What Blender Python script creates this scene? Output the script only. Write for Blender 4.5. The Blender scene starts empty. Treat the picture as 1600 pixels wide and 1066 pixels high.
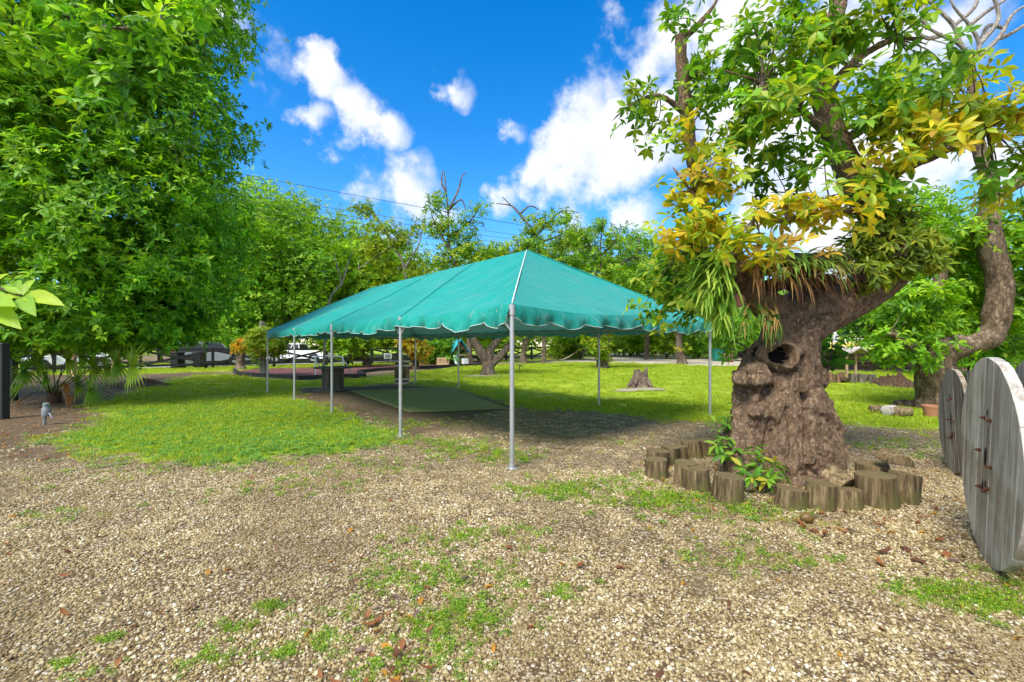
import bpy, bmesh, math, random
import numpy as np
from mathutils import Vector, Matrix, Quaternion, noise as mnoise
R = math.radians
SC = bpy.context.scene
COL = SC.collection

# ------------------------------------------------------------------ camera, sky, sun, exposure
FPX, EYE, HOR = 690.0, 1.52, 540.0
cam_d = bpy.data.cameras.new('camera')
cam = bpy.data.objects.new('camera', cam_d); COL.objects.link(cam)
cam.location = (0, 0, EYE); cam.rotation_euler = (R(90), 0, 0)
cam_d.sensor_width = 36; cam_d.lens = FPX/1600*36; cam_d.shift_y = 0.0044
cam_d.clip_start = 0.05; cam_d.clip_end = 3000
SC.camera = cam

SUN_DIR = Vector((-0.42, -0.66, 0.98)).normalized()
SUN_EL = math.asin(SUN_DIR.z); SUN_AZ = math.atan2(SUN_DIR.x, SUN_DIR.y)
SKY_STRENGTH, SUN_STRENGTH, EXPOSURE = 0.078, 1.75, 1.82
CLOUD = 0.33

def nd(t, typ, ins=None, **props):
    n = t.nodes.new(typ)
    for k, v in props.items(): setattr(n, k, v)
    for k, v in (ins or {}).items():
        s = n.inputs[k]
        if isinstance(v, bpy.types.NodeSocket): t.links.new(v, s)
        else: s.default_value = v
    return n
def mth(t, op, a, b=0.0, c=None, clamp=False):
    ins = {0: a, 1: b}
    if c is not None: ins[2] = c
    return nd(t, 'ShaderNodeMath', ins, operation=op, use_clamp=clamp).outputs[0]
def ramp(t, fac, stops, interp='LINEAR'):
    n = nd(t, 'ShaderNodeValToRGB', {0: fac}); cr = n.color_ramp; cr.interpolation = interp
    while len(cr.elements) < len(stops): cr.elements.new(0.5)
    for e, (p, c) in zip(cr.elements, stops):
        e.position = p; e.color = (c[0], c[1], c[2], 1) if hasattr(c, '__len__') else (c, c, c, 1)
    return n.outputs[0]
def mixc(t, fac, a, b, mode='MIX'):
    n = nd(t, 'ShaderNodeMix', None, data_type='RGBA', blend_type=mode)
    for i, v in ((0, fac), (6, a), (7, b)):
        s = n.inputs[i]
        if isinstance(v, bpy.types.NodeSocket): t.links.new(v, s)
        elif i == 0: s.default_value = v
        else: s.default_value = (v[0], v[1], v[2], 1)
    return n.outputs[2]
def sstep(t, x, a, b):
    n = nd(t, 'ShaderNodeMapRange', {0: x, 1: a, 2: b, 3: 0.0, 4: 1.0}, interpolation_type='SMOOTHSTEP')
    return n.outputs[0]

world = bpy.data.worlds.new('World'); SC.world = world; world.use_nodes = True
world.cycles.sampling_method = 'MANUAL'; world.cycles.sample_map_resolution = 512
wt = world.node_tree; wt.nodes.clear()
sky = nd(wt, 'ShaderNodeTexSky', None, sky_type='NISHITA', sun_disc=False, sun_elevation=SUN_EL, sun_rotation=SUN_AZ,
         air_density=1.0, dust_density=0.25, ozone_density=3.0, altitude=0)
hs = nd(wt, 'ShaderNodeHueSaturation', {'Hue': 0.503, 'Saturation': 1.42, 'Value': 1.0, 'Color': sky.outputs[0]})
tc = nd(wt, 'ShaderNodeTexCoord')
gen = tc.outputs['Generated']
def pdir(px, py): return Vector(((px-800)/FPX, 1, (HOR-py)/FPX)).normalized()
n1 = nd(wt, 'ShaderNodeTexNoise', {'Vector': gen, 'Scale': 8.5, 'Detail': 7.0, 'Roughness': 0.57, 'Distortion': 0.0})
n2 = nd(wt, 'ShaderNodeTexNoise', {'Vector': gen, 'Scale': 2.1, 'Detail': 3.0, 'Roughness': 0.5})
warp = nd(wt, 'ShaderNodeVectorMath', {0: n1.outputs['Color'], 1: (0.5, 0.5, 0.5)}, operation='SUBTRACT')
warp2 = nd(wt, 'ShaderNodeVectorMath', {0: warp.outputs[0], 'Scale': 0.17}, operation='SCALE')
gw = nd(wt, 'ShaderNodeVectorMath', {0: gen, 1: warp2.outputs[0]}, operation='ADD').outputs[0]
blobs = [(500, 120, 62, 1), (480, 180, 48, 1), (545, 180, 66, 1), (605, 205, 55, .95), (415, 85, 70, .62), (400, 130, 50, .5),
         (712, 147, 44, .82), (900, 225, 118, 1.1), (965, 235, 110, 1.1), (850, 240, 75, 1.05), (788, 195, 40, .95), (905, 165, 70, 1.0),
         (960, 130, 80, .45), (1030, 80, 110, .72), (1120, 180, 150, 1.05), (1150, 40, 130, .95), (1230, 260, 150, 1), (1020, 230, 90, 1),
         (1330, 60, 130, .85), (1470, 40, 120, .95), (1420, 240, 130, 1), (1560, 240, 90, .9), (640, 310, 75, .72), (575, 305, 50, .6), (700, 330, 50, .55),
         (790, 310, 40, .6), (990, 335, 60, .75), (900, 370, 50, .6), (360, 20, 60, .5), (1330, 400, 200, .95), (600, 400, 90, .5)]
acc = None
for (bx, by, br, bw) in blobs:
    d = pdir(bx, by)
    ds = nd(wt, 'ShaderNodeVectorMath', {0: gw, 1: tuple(d)}, operation='DISTANCE').outputs['Value']
    rr = br/FPX * d.y * 1.05
    v = nd(wt, 'ShaderNodeMapRange', {0: ds, 1: rr, 2: rr*0.15, 3: 0.0, 4: bw}, interpolation_type='LINEAR').outputs[0]
    acc = v if acc is None else mth(wt, 'MAXIMUM', acc, v)
# unseen cloud over the rest of the sky, cover raised for extra fill light
sepg = nd(wt, 'ShaderNodeSeparateXYZ', {0: gen})
side = mth(wt, 'SUBTRACT', 1.0, sstep(wt, sepg.outputs[1], 0.30, 0.62))
field = sstep(wt, n2.outputs[0], 0.39, 0.60)
acc = mth(wt, 'MAXIMUM', acc, mth(wt, 'MULTIPLY', side, field))
dens = mth(wt, 'ADD', acc, mth(wt, 'MULTIPLY', mth(wt, 'SUBTRACT', n1.outputs[0], 0.5), 2.6))
mask = sstep(wt, dens, 0.12, 0.92)
mask = mth(wt, 'MULTIPLY', mask, sstep(wt, acc, 0.0, 0.25))
ccol = ramp(wt, n1.outputs[0], [(0.32, (0.62, 0.72, 0.90)), (0.50, (0.86, 0.90, 0.98)), (0.66, (1.0, 1.0, 1.02))])
skyc = nd(wt, 'ShaderNodeVectorMath', {0: hs.outputs[0], 'Scale': SKY_STRENGTH}, operation='SCALE').outputs[0]
cl = nd(wt, 'ShaderNodeVectorMath', {0: ccol, 'Scale': CLOUD}, operation='SCALE').outputs[0]
bgc = mixc(wt, mask, skyc, cl)
bg = nd(wt, 'ShaderNodeBackground', {'Color': bgc, 'Strength': 1.0})
wo = nd(wt, 'ShaderNodeOutputWorld', {'Surface': bg.outputs[0]})

sun_d = bpy.data.lights.new('sun', 'SUN'); sun = bpy.data.objects.new('sun', sun_d); COL.objects.link(sun)
sun_d.energy = SUN_STRENGTH; sun_d.angle = R(24.0); sun_d.color = (1.0, 0.95, 0.86)
sun.rotation_euler = SUN_DIR.to_track_quat('Z', 'Y').to_euler(); sun.location = (10, -10, 40)
SC.view_settings.view_transform = 'Standard'; SC.view_settings.look = 'None'
SC.view_settings.exposure = EXPOSURE; SC.view_settings.gamma = 1.0; SC.view_settings.use_curve_mapping = False
SC.cycles.max_bounces = 4; SC.cycles.diffuse_bounces = 3; SC.cycles.glossy_bounces = 2; SC.cycles.transmission_bounces = 3; SC.cycles.caustics_reflective = False; SC.cycles.caustics_refractive = False
SC.cycles.use_adaptive_sampling = True; SC.cycles.adaptive_threshold = 0.035
SC.cycles.use_denoising = True

# ------------------------------------------------------------------ helpers
def ss(a, b, x):
    t = np.clip((np.asarray(x, float)-a)/(b-a), 0, 1); return t*t*(3-2*t)
def wav(P, s, seed=0):
    P = np.asarray(P, float); rg = np.random.RandomState(seed); o = np.zeros(P.shape[:-1])
    for i in range(7):
        k = rg.normal(size=P.shape[-1])*s*(0.6+0.25*i); o = o + np.sin(P@k+rg.uniform(0, 6.28))/(1+0.35*i)
    return o/3.2
def gz(x, y):
    x = np.asarray(x, float); y = np.asarray(y, float)
    z = -0.12*ss(6.0, 9.0, y)*(1-ss(2.5, 5.0, x))
    return z + 0.018*wav(np.stack([x, y], -1), 0.9, 3)*ss(1, 5, np.abs(y)+1)
def W(px, py, d): return Vector(((px-800)/FPX*d, d, EYE+(HOR-py)/FPX*d))
def G(px, py):
    z = 0.0
    for _ in range(6):
        d = FPX*(EYE-z)/(py-HOR); x = (px-800)/FPX*d; z = float(gz(x, d))
    return Vector((x, d, z))
def gpt(x, y): return Vector((x, y, float(gz(x, y))))

ORG = {}
def tag(o, label=None, cat=None, group=None, kind=None):
    if label: o['label'] = label
    if cat: o['category'] = cat
    if group: o['group'] = group
    if kind: o['kind'] = kind
    return o
def thing(name, loc, label, cat, group=None):
    o = bpy.data.objects.new(name, None); COL.objects.link(o); o.location = loc; o.empty_display_size = 0.2
    ORG[o.name] = Vector(loc); return tag(o, label, cat, group)
def link(name, me, parent=None, org=None):
    o = bpy.data.objects.new(name, me); COL.objects.link(o)
    if parent is not None: o.parent = parent
    ORG[o.name] = Vector(org) if org is not None else (ORG[parent.name] if parent is not None else Vector((0, 0, 0)))
    return o

class M:
    """collects polygons in world coordinates; obj() links them as ONE mesh object"""
    def __init__(s): s.v = []; s.f = []
    def add(s, V, F):
        b = len(s.v); s.v += [tuple(p) for p in V]; s.f += [tuple(b+i for i in f) for f in F]; return s
    def box(s, c, size, rot=None, taper=1.0):
        hx, hy, hz = size[0]/2, size[1]/2, size[2]/2
        P = [Vector((x*hx*(taper if z > 0 else 1), y*hy*(taper if z > 0 else 1), z*hz)) for z in (-1, 1) for x, y in ((-1, -1), (1, -1), (1, 1), (-1, 1))]
        if rot is not None: P = [rot @ p for p in P]
        c = Vector(c)
        return s.add([c+p for p in P], [(3, 2, 1, 0), (4, 5, 6, 7), (0, 1, 5, 4), (1, 2, 6, 5), (2, 3, 7, 6), (3, 0, 4, 7)])
    def bar(s, a, b, w, h=None, up=(0, 0, 1)):
        a = Vector(a); b = Vector(b); h = h or w; d = (b-a); L = d.length; d.normalize()
        sd = d.cross(Vector(up))
        if sd.length < 1e-4: sd = d.cross(Vector((1, 0, 0)))
        sd.normalize(); u = sd.cross(d)
        m = Matrix((sd, d, u)).transposed()
        return s.box((a+b)/2, (w, L, h), m)
    def tube(s, path, rad, n=10, cap=True, lump=0.0, seed=0):
        path = [Vector(p) for p in path]; m = len(path)
        if not hasattr(rad, '__len__'): rad = [rad]*m
        t0 = (path[1]-path[0]).normalized()
        nrm = t0.orthogonal().normalized(); V = []; F = []
        for i, p in enumerate(path):
            t = (path[min(i+1, m-1)]-path[max(i-1, 0)]).normalized()
            nrm = (nrm - t*nrm.dot(t)).normalized(); bi = t.cross(nrm)
            for k in range(n):
                a = 2*math.pi*k/n; r = rad[i]
                q = p+(nrm*math.cos(a)+bi*math.sin(a))*r
                if lump:
                    r2 = r*(1+lump*mnoise.noise(q*(1.1/max(rad[0], .03))*0.6+Vector((seed*7.3, 0, 0))))
                    q = p+(nrm*math.cos(a)+bi*math.sin(a))*r2
                V.append(q)
        for i in range(m-1):
            for k in range(n):
                k2 = (k+1) % n; F.append((i*n+k, i*n+k2, (i+1)*n+k2, (i+1)*n+k))
        if cap: F.append(tuple(range(n-1, -1, -1))); F.append(tuple((m-1)*n+k for k in range(n)))
        return s.add(V, F)
    def lathe(s, prof, c, n=16, axis=None, cap=True):
        c = Vector(c); q = Vector((0, 0, 1)).rotation_difference(Vector(axis).normalized()) if axis is not None else Quaternion()
        V = []; F = []; m = len(prof)
        for r, z in prof:
            for k in range(n):
                a = 2*math.pi*k/n; V.append(c+q @ Vector((r*math.cos(a), r*math.sin(a), z)))
        for i in range(m-1):
            for k in range(n):
                k2 = (k+1) % n; F.append((i*n+k, i*n+k2, (i+1)*n+k2, (i+1)*n+k))
        if cap: F.append(tuple(range(n-1, -1, -1))); F.append(tuple((m-1)*n+k for k in range(n)))
        return s.add(V, F)
    def prism(s, pts, depth):
        """closed planar outline (list of Vectors) extruded along depth vector"""
        n = len(pts); d = Vector(depth); P = [Vector(p) for p in pts]
        return s.add(P+[p+d for p in P], [tuple(range(n-1, -1, -1)), tuple(range(n, 2*n))]+[(i, (i+1) % n, n+(i+1) % n, n+i) for i in range(n)])
    def grid(s, rows):
        m, n = len(rows), len(rows[0]); V = [p for r in rows for p in r]
        return s.add(V, [(i*n+j, i*n+j+1, (i+1)*n+j+1, (i+1)*n+j) for i in range(m-1) for j in range(n-1)])
    def obj(s, name, mat, parent=None, smooth=False, org=None, bevel=0.0):
        o0 = Vector(org) if org is not None else (ORG[parent.name] if parent is not None else Vector((0, 0, 0)))
        me = bpy.data.meshes.new(name)
        me.from_pydata([tuple(Vector(p)-o0) for p in s.v], [], s.f); me.update()
        if mat is not None: me.materials.append(mat)
        if smooth:
            me.polygons.foreach_set('use_smooth', [True]*len(me.polygons))
            me.set_sharp_from_angle(angle=R(50))
        o = link(name, me, parent, o0)
        if parent is None: o.location = o0
        if bevel:
            b = o.modifiers.new('bevel', 'BEVEL'); b.width = bevel; b.segments = 2; b.limit_method = 'ANGLE'
        return o
def smooth_path(pts, k=4, jit=0.0, seed=0):
    """Catmull-Rom through (point, radius) pairs"""
    rg = random.Random(seed); P = [Vector(p) for p, _ in pts]; r = [x for _, x in pts]; o = []; ro = []
    for i in range(len(P)-1):
        p0, p1, p2, p3 = P[max(i-1, 0)], P[i], P[i+1], P[min(i+2, len(P)-1)]
        for j in range(k):
            t = j/k
            q = 0.5*((2*p1)+(p2-p0)*t+(2*p0-5*p1+4*p2-p3)*t*t+(3*p1-p0-3*p2+p3)*t**3)
            rr = r[i]*(1-t)+r[i+1]*t
            if jit: q = q+Vector((rg.uniform(-1, 1), rg.uniform(-1, 1), rg.uniform(-1, 1)))*rr*jit
            o.append(q); ro.append(rr)
    o.append(P[-1]); ro.append(r[-1]); return o, ro
def np_mesh(name, V, F, cols=None):
    """V (n,3), F (m,3 or 4) numpy arrays; cols (n,3) colour per vertex"""
    V = np.ascontiguousarray(V, np.float32); F = np.ascontiguousarray(F, np.int32); k = F.shape[1]
    me = bpy.data.meshes.new(name)
    me.vertices.add(len(V)); me.vertices.foreach_set('co', V.ravel())
    me.loops.add(F.size); me.loops.foreach_set('vertex_index', F.ravel())
    me.polygons.add(len(F)); me.polygons.foreach_set('loop_start', np.arange(0, F.size, k, dtype=np.int32))
    me.polygons.foreach_set('loop_total', np.full(len(F), k, np.int32))
    me.update(calc_edges=True)
    if cols is not None:
        a = me.attributes.new('Col', 'FLOAT_COLOR', 'POINT')
        c = np.ones((len(V), 4), np.float32); c[:, :3] = cols; a.data.foreach_set('color', c.ravel())
    return me

# ------------------------------------------------------------------ materials
def newmat(name):
    m = bpy.data.materials.new(name); m.use_nodes = True; t = m.node_tree; t.nodes.clear()
    out = nd(t, 'ShaderNodeOutputMaterial'); return m, t, out
def finish(t, out, bs): t.links.new(bs, out.inputs['Surface'])
def princ(t, **k):
    ins = {}
    for a, b in k.items():
        a = {'col': 'Base Color', 'rough': 'Roughness', 'metal': 'Metallic', 'normal': 'Normal', 'spec': 'Specular IOR Level', 'alpha': 'Alpha', 'trans': 'Transmission Weight', 'coat': 'Coat Weight'}.get(a, a)
        if a == 'Base Color' and not isinstance(b, bpy.types.NodeSocket): b = (b[0], b[1], b[2], 1)
        ins[a] = b
    return nd(t, 'ShaderNodeBsdfPrincipled', ins)
def bump(t, h, strength=0.5, dist=0.02, normal=None):
    ins = {'Height': h, 'Strength': strength, 'Distance': dist}
    if normal is not None: ins['Normal'] = normal
    return nd(t, 'ShaderNodeBump', ins).outputs[0]
def noise_n(t, scale, detail=4.0, rough=0.55, vec=None, dist=0.0):
    if vec is None: vec = nd(t, 'ShaderNodeTexCoord').outputs['Object']
    return nd(t, 'ShaderNodeTexNoise', {'Vector': vec, 'Scale': scale, 'Detail': detail, 'Roughness': rough, 'Distortion': dist})
def leaf_mat(name, transl=0.35, rough=0.42, gain=1.0, spec=0.4):
    m, t, out = newmat(name)
    at = nd(t, 'ShaderNodeAttribute', None, attribute_name='Col').outputs['Color']
    n = noise_n(t, 1.3, 3)
    c = nd(t, 'ShaderNodeHueSaturation', {'Hue': 0.5, 'Saturation': 1.0, 'Value': nd(t, 'ShaderNodeMapRange', {0: n.outputs[0], 1: 0.3, 2: 0.7, 3: 0.78*gain, 4: 1.2*gain}).outputs[0], 'Color': at}).outputs[0]
    p = princ(t, col=c, rough=rough, spec=spec)
    tcol = mixc(t, 1.0, c, (1.25, 1.2, 0.45), 'MULTIPLY')
    tr = nd(t, 'ShaderNodeBsdfTranslucent', {'Color': tcol})
    finish(t, out, nd(t, 'ShaderNodeMixShader', {0: transl, 1: p.outputs[0], 2: tr.outputs[0]}).outputs[0]); return m
def bark_mat(name, c1, c2, c3, scale=6.0, stretch=0.35, strength=0.9, dist=0.04, ck=0.5):
    m, t, out = newmat(name)
    tcn = nd(t, 'ShaderNodeTexCoord').outputs['Object']
    mp = nd(t, 'ShaderNodeMapping', {'Vector': tcn, 'Scale': (1, 1, stretch)}).outputs[0]
    n = noise_n(t, scale, 8, 0.65, mp, 0.6); big = noise_n(t, 1.4, 4, 0.6, tcn)
    vo = nd(t, 'ShaderNodeTexVoronoi', {'Vector': nd(t, 'ShaderNodeVectorMath', {0: mp, 1: nd(t, 'ShaderNodeVectorMath', {0: n.outputs['Color'], 'Scale': 0.22}, operation='SCALE').outputs[0]}, operation='ADD').outputs[0], 'Scale': scale*1.2}, feature='DISTANCE_TO_EDGE')
    crack = sstep(t, vo.outputs['Distance'], 0.0, 0.16)
    c = ramp(t, n.outputs[0], [(0.3, c1), (0.55, c2), (0.75, c3)])
    c = mixc(t, sstep(t, big.outputs[0], 0.5, 0.7), c, mixc(t, 0.5, c, c3))
    c = mixc(t, mth(t, 'MULTIPLY', mth(t, 'SUBTRACT', 1.0, crack), ck), c, [x*0.35 for x in c1])
    h = mth(t, 'ADD', n.outputs[0], mth(t, 'MULTIPLY', crack, 0.5))
    finish(t, out, princ(t, col=c, rough=0.9, spec=0.2, normal=bump(t, h, strength, dist)).outputs[0]); return m
def plain(name, col, rough=0.6, metal=0.0, var=0.18, scale=6.0, b=0.0, spec=0.4):
    m, t, out = newmat(name); n = noise_n(t, scale, 5, 0.6)
    c = mixc(t, n.outputs[0], [x*(1-var) for x in col], [min(1, x*(1+var)) for x in col])
    k = dict(col=c, rough=rough, metal=metal, spec=spec)
    if b: k['normal'] = bump(t, n.outputs[0], 0.5, b)
    finish(t, out, princ(t, **k).outputs[0]); return m
def wood_mat(name, c1, c2, c3, axis=2, scale=9.0, stain=None):
    """weathered wood, grain along local axis; a random tone per object"""
    m, t, out = newmat(name); tcn = nd(t, 'ShaderNodeTexCoord').outputs['Object']
    sc = [1, 1, 1]; sc[axis] = 0.09
    oi = nd(t, 'ShaderNodeObjectInfo').outputs['Random']
    off = nd(t, 'ShaderNodeCombineXYZ', {0: mth(t, 'MULTIPLY', oi, 37.0), 1: mth(t, 'MULTIPLY', oi, 11.0), 2: 0.0}).outputs[0]
    mp = nd(t, 'ShaderNodeMapping', {'Vector': nd(t, 'ShaderNodeVectorMath', {0: tcn, 1: off}, operation='ADD').outputs[0], 'Scale': sc}).outputs[0]
    g = noise_n(t, scale*3, 7, 0.7, mp, 0.3); b = noise_n(t, 2.2, 4, 0.6, tcn)
    c = ramp(t, g.outputs[0], [(0.36, c1), (0.5, c2), (0.64, c3)])
    c = nd(t, 'ShaderNodeHueSaturation', {'Value': mth(t, 'ADD', 0.74, mth(t, 'MULTIPLY', oi, 0.5)), 'Color': c}).outputs[0]
    if stain: c = mixc(t, mth(t, 'MULTIPLY', sstep(t, b.outputs[0], 0.45, 0.64), 0.75), c, stain)
    finish(t, out, princ(t, col=c, rough=0.85, spec=0.25, normal=bump(t, g.outputs[0], 0.7, 0.006)).outputs[0]); return m

MT = {}
MT['leaf'] = leaf_mat('leaf', 0.48, 0.45, 1.5, 0.3); MT['leaf_far'] = leaf_mat('leaf_far', 0.48, 0.55, 1.45, 0.25)
MT['grassblade'] = leaf_mat('grass_blade', 0.42, 0.55, 1.4, 0.2)
def hero_bark():
    m, t, out = newmat('bark_old_tree'); tcn = nd(t, 'ShaderNodeTexCoord').outputs['Object']
    mp = nd(t, 'ShaderNodeMapping', {'Vector': tcn, 'Scale': (1, 1, .7)}).outputs[0]
    big = noise_n(t, 2.6, 5, 0.6, tcn); mid = noise_n(t, 11.0, 8, 0.72, mp); fine = noise_n(t, 46.0, 6, 0.7, mp); lich = noise_n(t, 5.0, 7, 0.7, tcn)
    c = ramp(t, mth(t, 'ADD', mth(t, 'MULTIPLY', mid.outputs[0], 0.5), mth(t, 'MULTIPLY', fine.outputs[0], 0.5)), [(0.36, (0.165, 0.098, 0.055)), (0.5, (0.365, 0.245, 0.152)), (0.64, (0.52, 0.385, 0.265))])
    c = mixc(t, mth(t, 'MULTIPLY', sstep(t, big.outputs[0], 0.42, 0.66), 0.6), c, mixc(t, fine.outputs[0], (0.20, 0.128, 0.08), (0.38, 0.27, 0.185)))
    c = mixc(t, mth(t, 'MULTIPLY', sstep(t, lich.outputs[0], 0.58, 0.70), 0.4), c, (0.33, 0.29, 0.21))
    wv = nd(t, 'ShaderNodeVectorMath', {0: mid.outputs['Color'], 'Scale': 0.30}, operation='SCALE').outputs[0]
    mp2 = nd(t, 'ShaderNodeMapping', {'Vector': nd(t, 'ShaderNodeVectorMath', {0: tcn, 1: wv}, operation='ADD').outputs[0], 'Scale': (1, 1, .4)}).outputs[0]
    vo = nd(t, 'ShaderNodeTexVoronoi', {'Vector': mp2, 'Scale': 15.0}, feature='DISTANCE_TO_EDGE'); vo2 = nd(t, 'ShaderNodeTexVoronoi', {'Vector': mp2, 'Scale': 34.0}, feature='DISTANCE_TO_EDGE')
    ck = mth(t, 'MULTIPLY', sstep(t, vo.outputs['Distance'], 0.0, 0.09), mth(t, 'ADD', 0.5, mth(t, 'MULTIPLY', sstep(t, vo2.outputs['Distance'], 0.0, 0.10), 0.5)))
    c = mixc(t, mth(t, 'MULTIPLY', mth(t, 'SUBTRACT', 1.0, ck), 0.5), c, (0.07, 0.045, 0.028))
    h = mth(t, 'ADD', mth(t, 'ADD', mth(t, 'MULTIPLY', mid.outputs[0], 0.7), mth(t, 'MULTIPLY', fine.outputs[0], 0.4)), mth(t, 'MULTIPLY', ck, 0.55))
    finish(t, out, princ(t, col=c, rough=0.92, spec=0.15, normal=bump(t, h, 1.0, 0.026)).outputs[0]); return m
MT['bark_hero'] = hero_bark()
MT['bark'] = bark_mat('bark', (0.08, 0.058, 0.042), (0.20, 0.15, 0.11), (0.34, 0.27, 0.20), 9.0, 0.3, 0.9, 0.02)
MT['bark_dark'] = bark_mat('bark_dark', (0.035, 0.025, 0.018), (0.10, 0.072, 0.05), (0.20, 0.155, 0.115), 9.0, 0.4, 0.9, 0.02)
MT['bark_mottled'] = bark_mat('bark_mottled', (0.055, 0.038, 0.024), (0.20, 0.14, 0.088), (0.42, 0.345, 0.235), 9.0, 0.5, 1.0, 0.025, 0.22)
MT['bark_pale'] = bark_mat('bark_pale', (0.16, 0.14, 0.12), (0.34, 0.30, 0.26), (0.48, 0.45, 0.40), 8.0, 0.3, 0.6, 0.01)
MT['hole_shade'] = plain('hollow', (0.012, 0.009, 0.007), 0.95)  # near-black colour standing in for the shade inside openings
MT['grey_wood'] = wood_mat('grey_wood', (0.25, 0.21, 0.165), (0.49, 0.455, 0.405), (0.64, 0.62, 0.58), 2, 4.0, (0.30, 0.225, 0.15))
MT['brown_grey_wood'] = wood_mat('brown_grey_wood', (0.14, 0.10, 0.065), (0.34, 0.275, 0.20), (0.50, 0.44, 0.36), 2, 6.0)
MT['spool_edge'] = wood_mat('spool_edge', (0.05, 0.035, 0.02), (0.14, 0.095, 0.055), (0.24, 0.17, 0.10), 2, 8.0)
MT['table_wood'] = wood_mat('table_wood', (0.05, 0.04, 0.03), (0.13, 0.11, 0.085), (0.22, 0.19, 0.15), 2, 8.0)
MT['log_side'] = wood_mat('log_side', (0.040, 0.026, 0.013), (0.135, 0.095, 0.046), (0.27, 0.20, 0.11), 2, 9.0, (0.095, 0.092, 0.026))
MT['brown_wood'] = wood_mat('brown_wood', (0.08, 0.045, 0.025), (0.18, 0.11, 0.065), (0.28, 0.18, 0.11), 2, 7.0)
MT['tie_wood'] = wood_mat('tie_wood', (0.05, 0.03, 0.02), (0.12, 0.075, 0.05), (0.21, 0.14, 0.10), 0, 7.0)
MT['pale_wood'] = wood_mat('pale_wood', (0.25, 0.16, 0.08), (0.42, 0.29, 0.16), (0.52, 0.38, 0.23), 2, 7.0)
def logtop():
    m, t, out = newmat('log_cut'); tcn = nd(t, 'ShaderNodeTexCoord').outputs['Object']
    n = noise_n(t, 9, 5, 0.6, tcn); w = nd(t, 'ShaderNodeTexWave', {'Vector': tcn, 'Scale': 14.0, 'Distortion': 1.6, 'Detail': 2.0}, wave_type='RINGS', rings_direction='Z')
    c = mixc(t, w.outputs[1], (0.10, 0.066, 0.026), (0.18, 0.125, 0.055))
    c = mixc(t, sstep(t, n.outputs[0], 0.45, 0.65), c, (0.085, 0.085, 0.024))
    finish(t, out, princ(t, col=c, rough=0.9, normal=bump(t, mth(t, 'ADD', n.outputs[0], mth(t, 'MULTIPLY', w.outputs[1], 0.4)), 0.6, 0.01)).outputs[0]); return m
MT['log_cut'] = logtop()
MT['rust'] = plain('rust', (0.13, 0.04, 0.02), 0.85, 0.2, 0.5, 30)
MT['galv'] = plain('galvanised_steel', (0.50, 0.51, 0.52), 0.42, 0.65, 0.12, 9)
MT['black_wood'] = plain('black_paint', (0.022, 0.021, 0.022), 0.6, 0, 0.5, 5)
MT['black_plastic'] = plain('black_plastic', (0.02, 0.02, 0.022), 0.45)
MT['white_plastic'] = plain('white_plastic', (0.72, 0.78, 0.74), 0.4, 0, 0.06)
MT['white_paint'] = plain('white_paint', (0.78, 0.79, 0.80), 0.25, 0, 0.03, 3)
MT['silver_paint'] = plain('silver_paint', (0.38, 0.40, 0.42), 0.28, 0.4, 0.05, 3)
MT['dark_paint'] = plain('dark_paint', (0.03, 0.033, 0.04), 0.25, 0.2, 0.1, 3)
MT['glass_dark'] = plain('vehicle_glass', (0.018, 0.022, 0.026), 0.06, 0, 0.05, 3, spec=0.6)
MT['tyre'] = plain('tyre_rubber', (0.018, 0.018, 0.018), 0.8)
MT['red_light'] = plain('red_lens', (0.35, 0.03, 0.015), 0.25)
MT['orange_light'] = plain('orange_lens', (0.60, 0.13, 0.02), 0.3)
MT['asphalt'] = plain('asphalt', (0.30, 0.29, 0.28), 0.9, 0, 0.15, 3, 0.004)
MT['terracotta'] = plain('terracotta', (0.38, 0.17, 0.09), 0.8, 0, 0.25)
MT['teal_roof'] = plain('teal_roof', (0.03, 0.36, 0.46), 0.5, 0, 0.15)
MT['green_bin'] = plain('green_plastic', (0.01, 0.16, 0.12), 0.5)
MT['mint'] = plain('mint_plastic', (0.42, 0.66, 0.55), 0.45, 0, 0.05)
MT['yellow'] = plain('yellow_paint', (0.70, 0.50, 0.03), 0.5)
MT['rope'] = plain('rope', (0.46, 0.42, 0.36), 0.9, 0, 0.2, 40)
MT['husk'] = bark_mat('husk', (0.07, 0.04, 0.025), (0.20, 0.12, 0.075), (0.32, 0.21, 0.14), 16.0, 1.0, 1.0, 0.03)
MT['grey_green'] = plain('grey_green_plastic', (0.16, 0.20, 0.19), 0.5)
MT['grey_plastic'] = plain('grey_plastic', (0.20, 0.215, 0.23), 0.5)
MT['wire'] = plain('wire', (0.03, 0.03, 0.035), 0.6)
MT['stone'] = plain('pale_stone', (0.33, 0.28, 0.20), 0.95, 0, 0.2, 20, 0.02)
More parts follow.
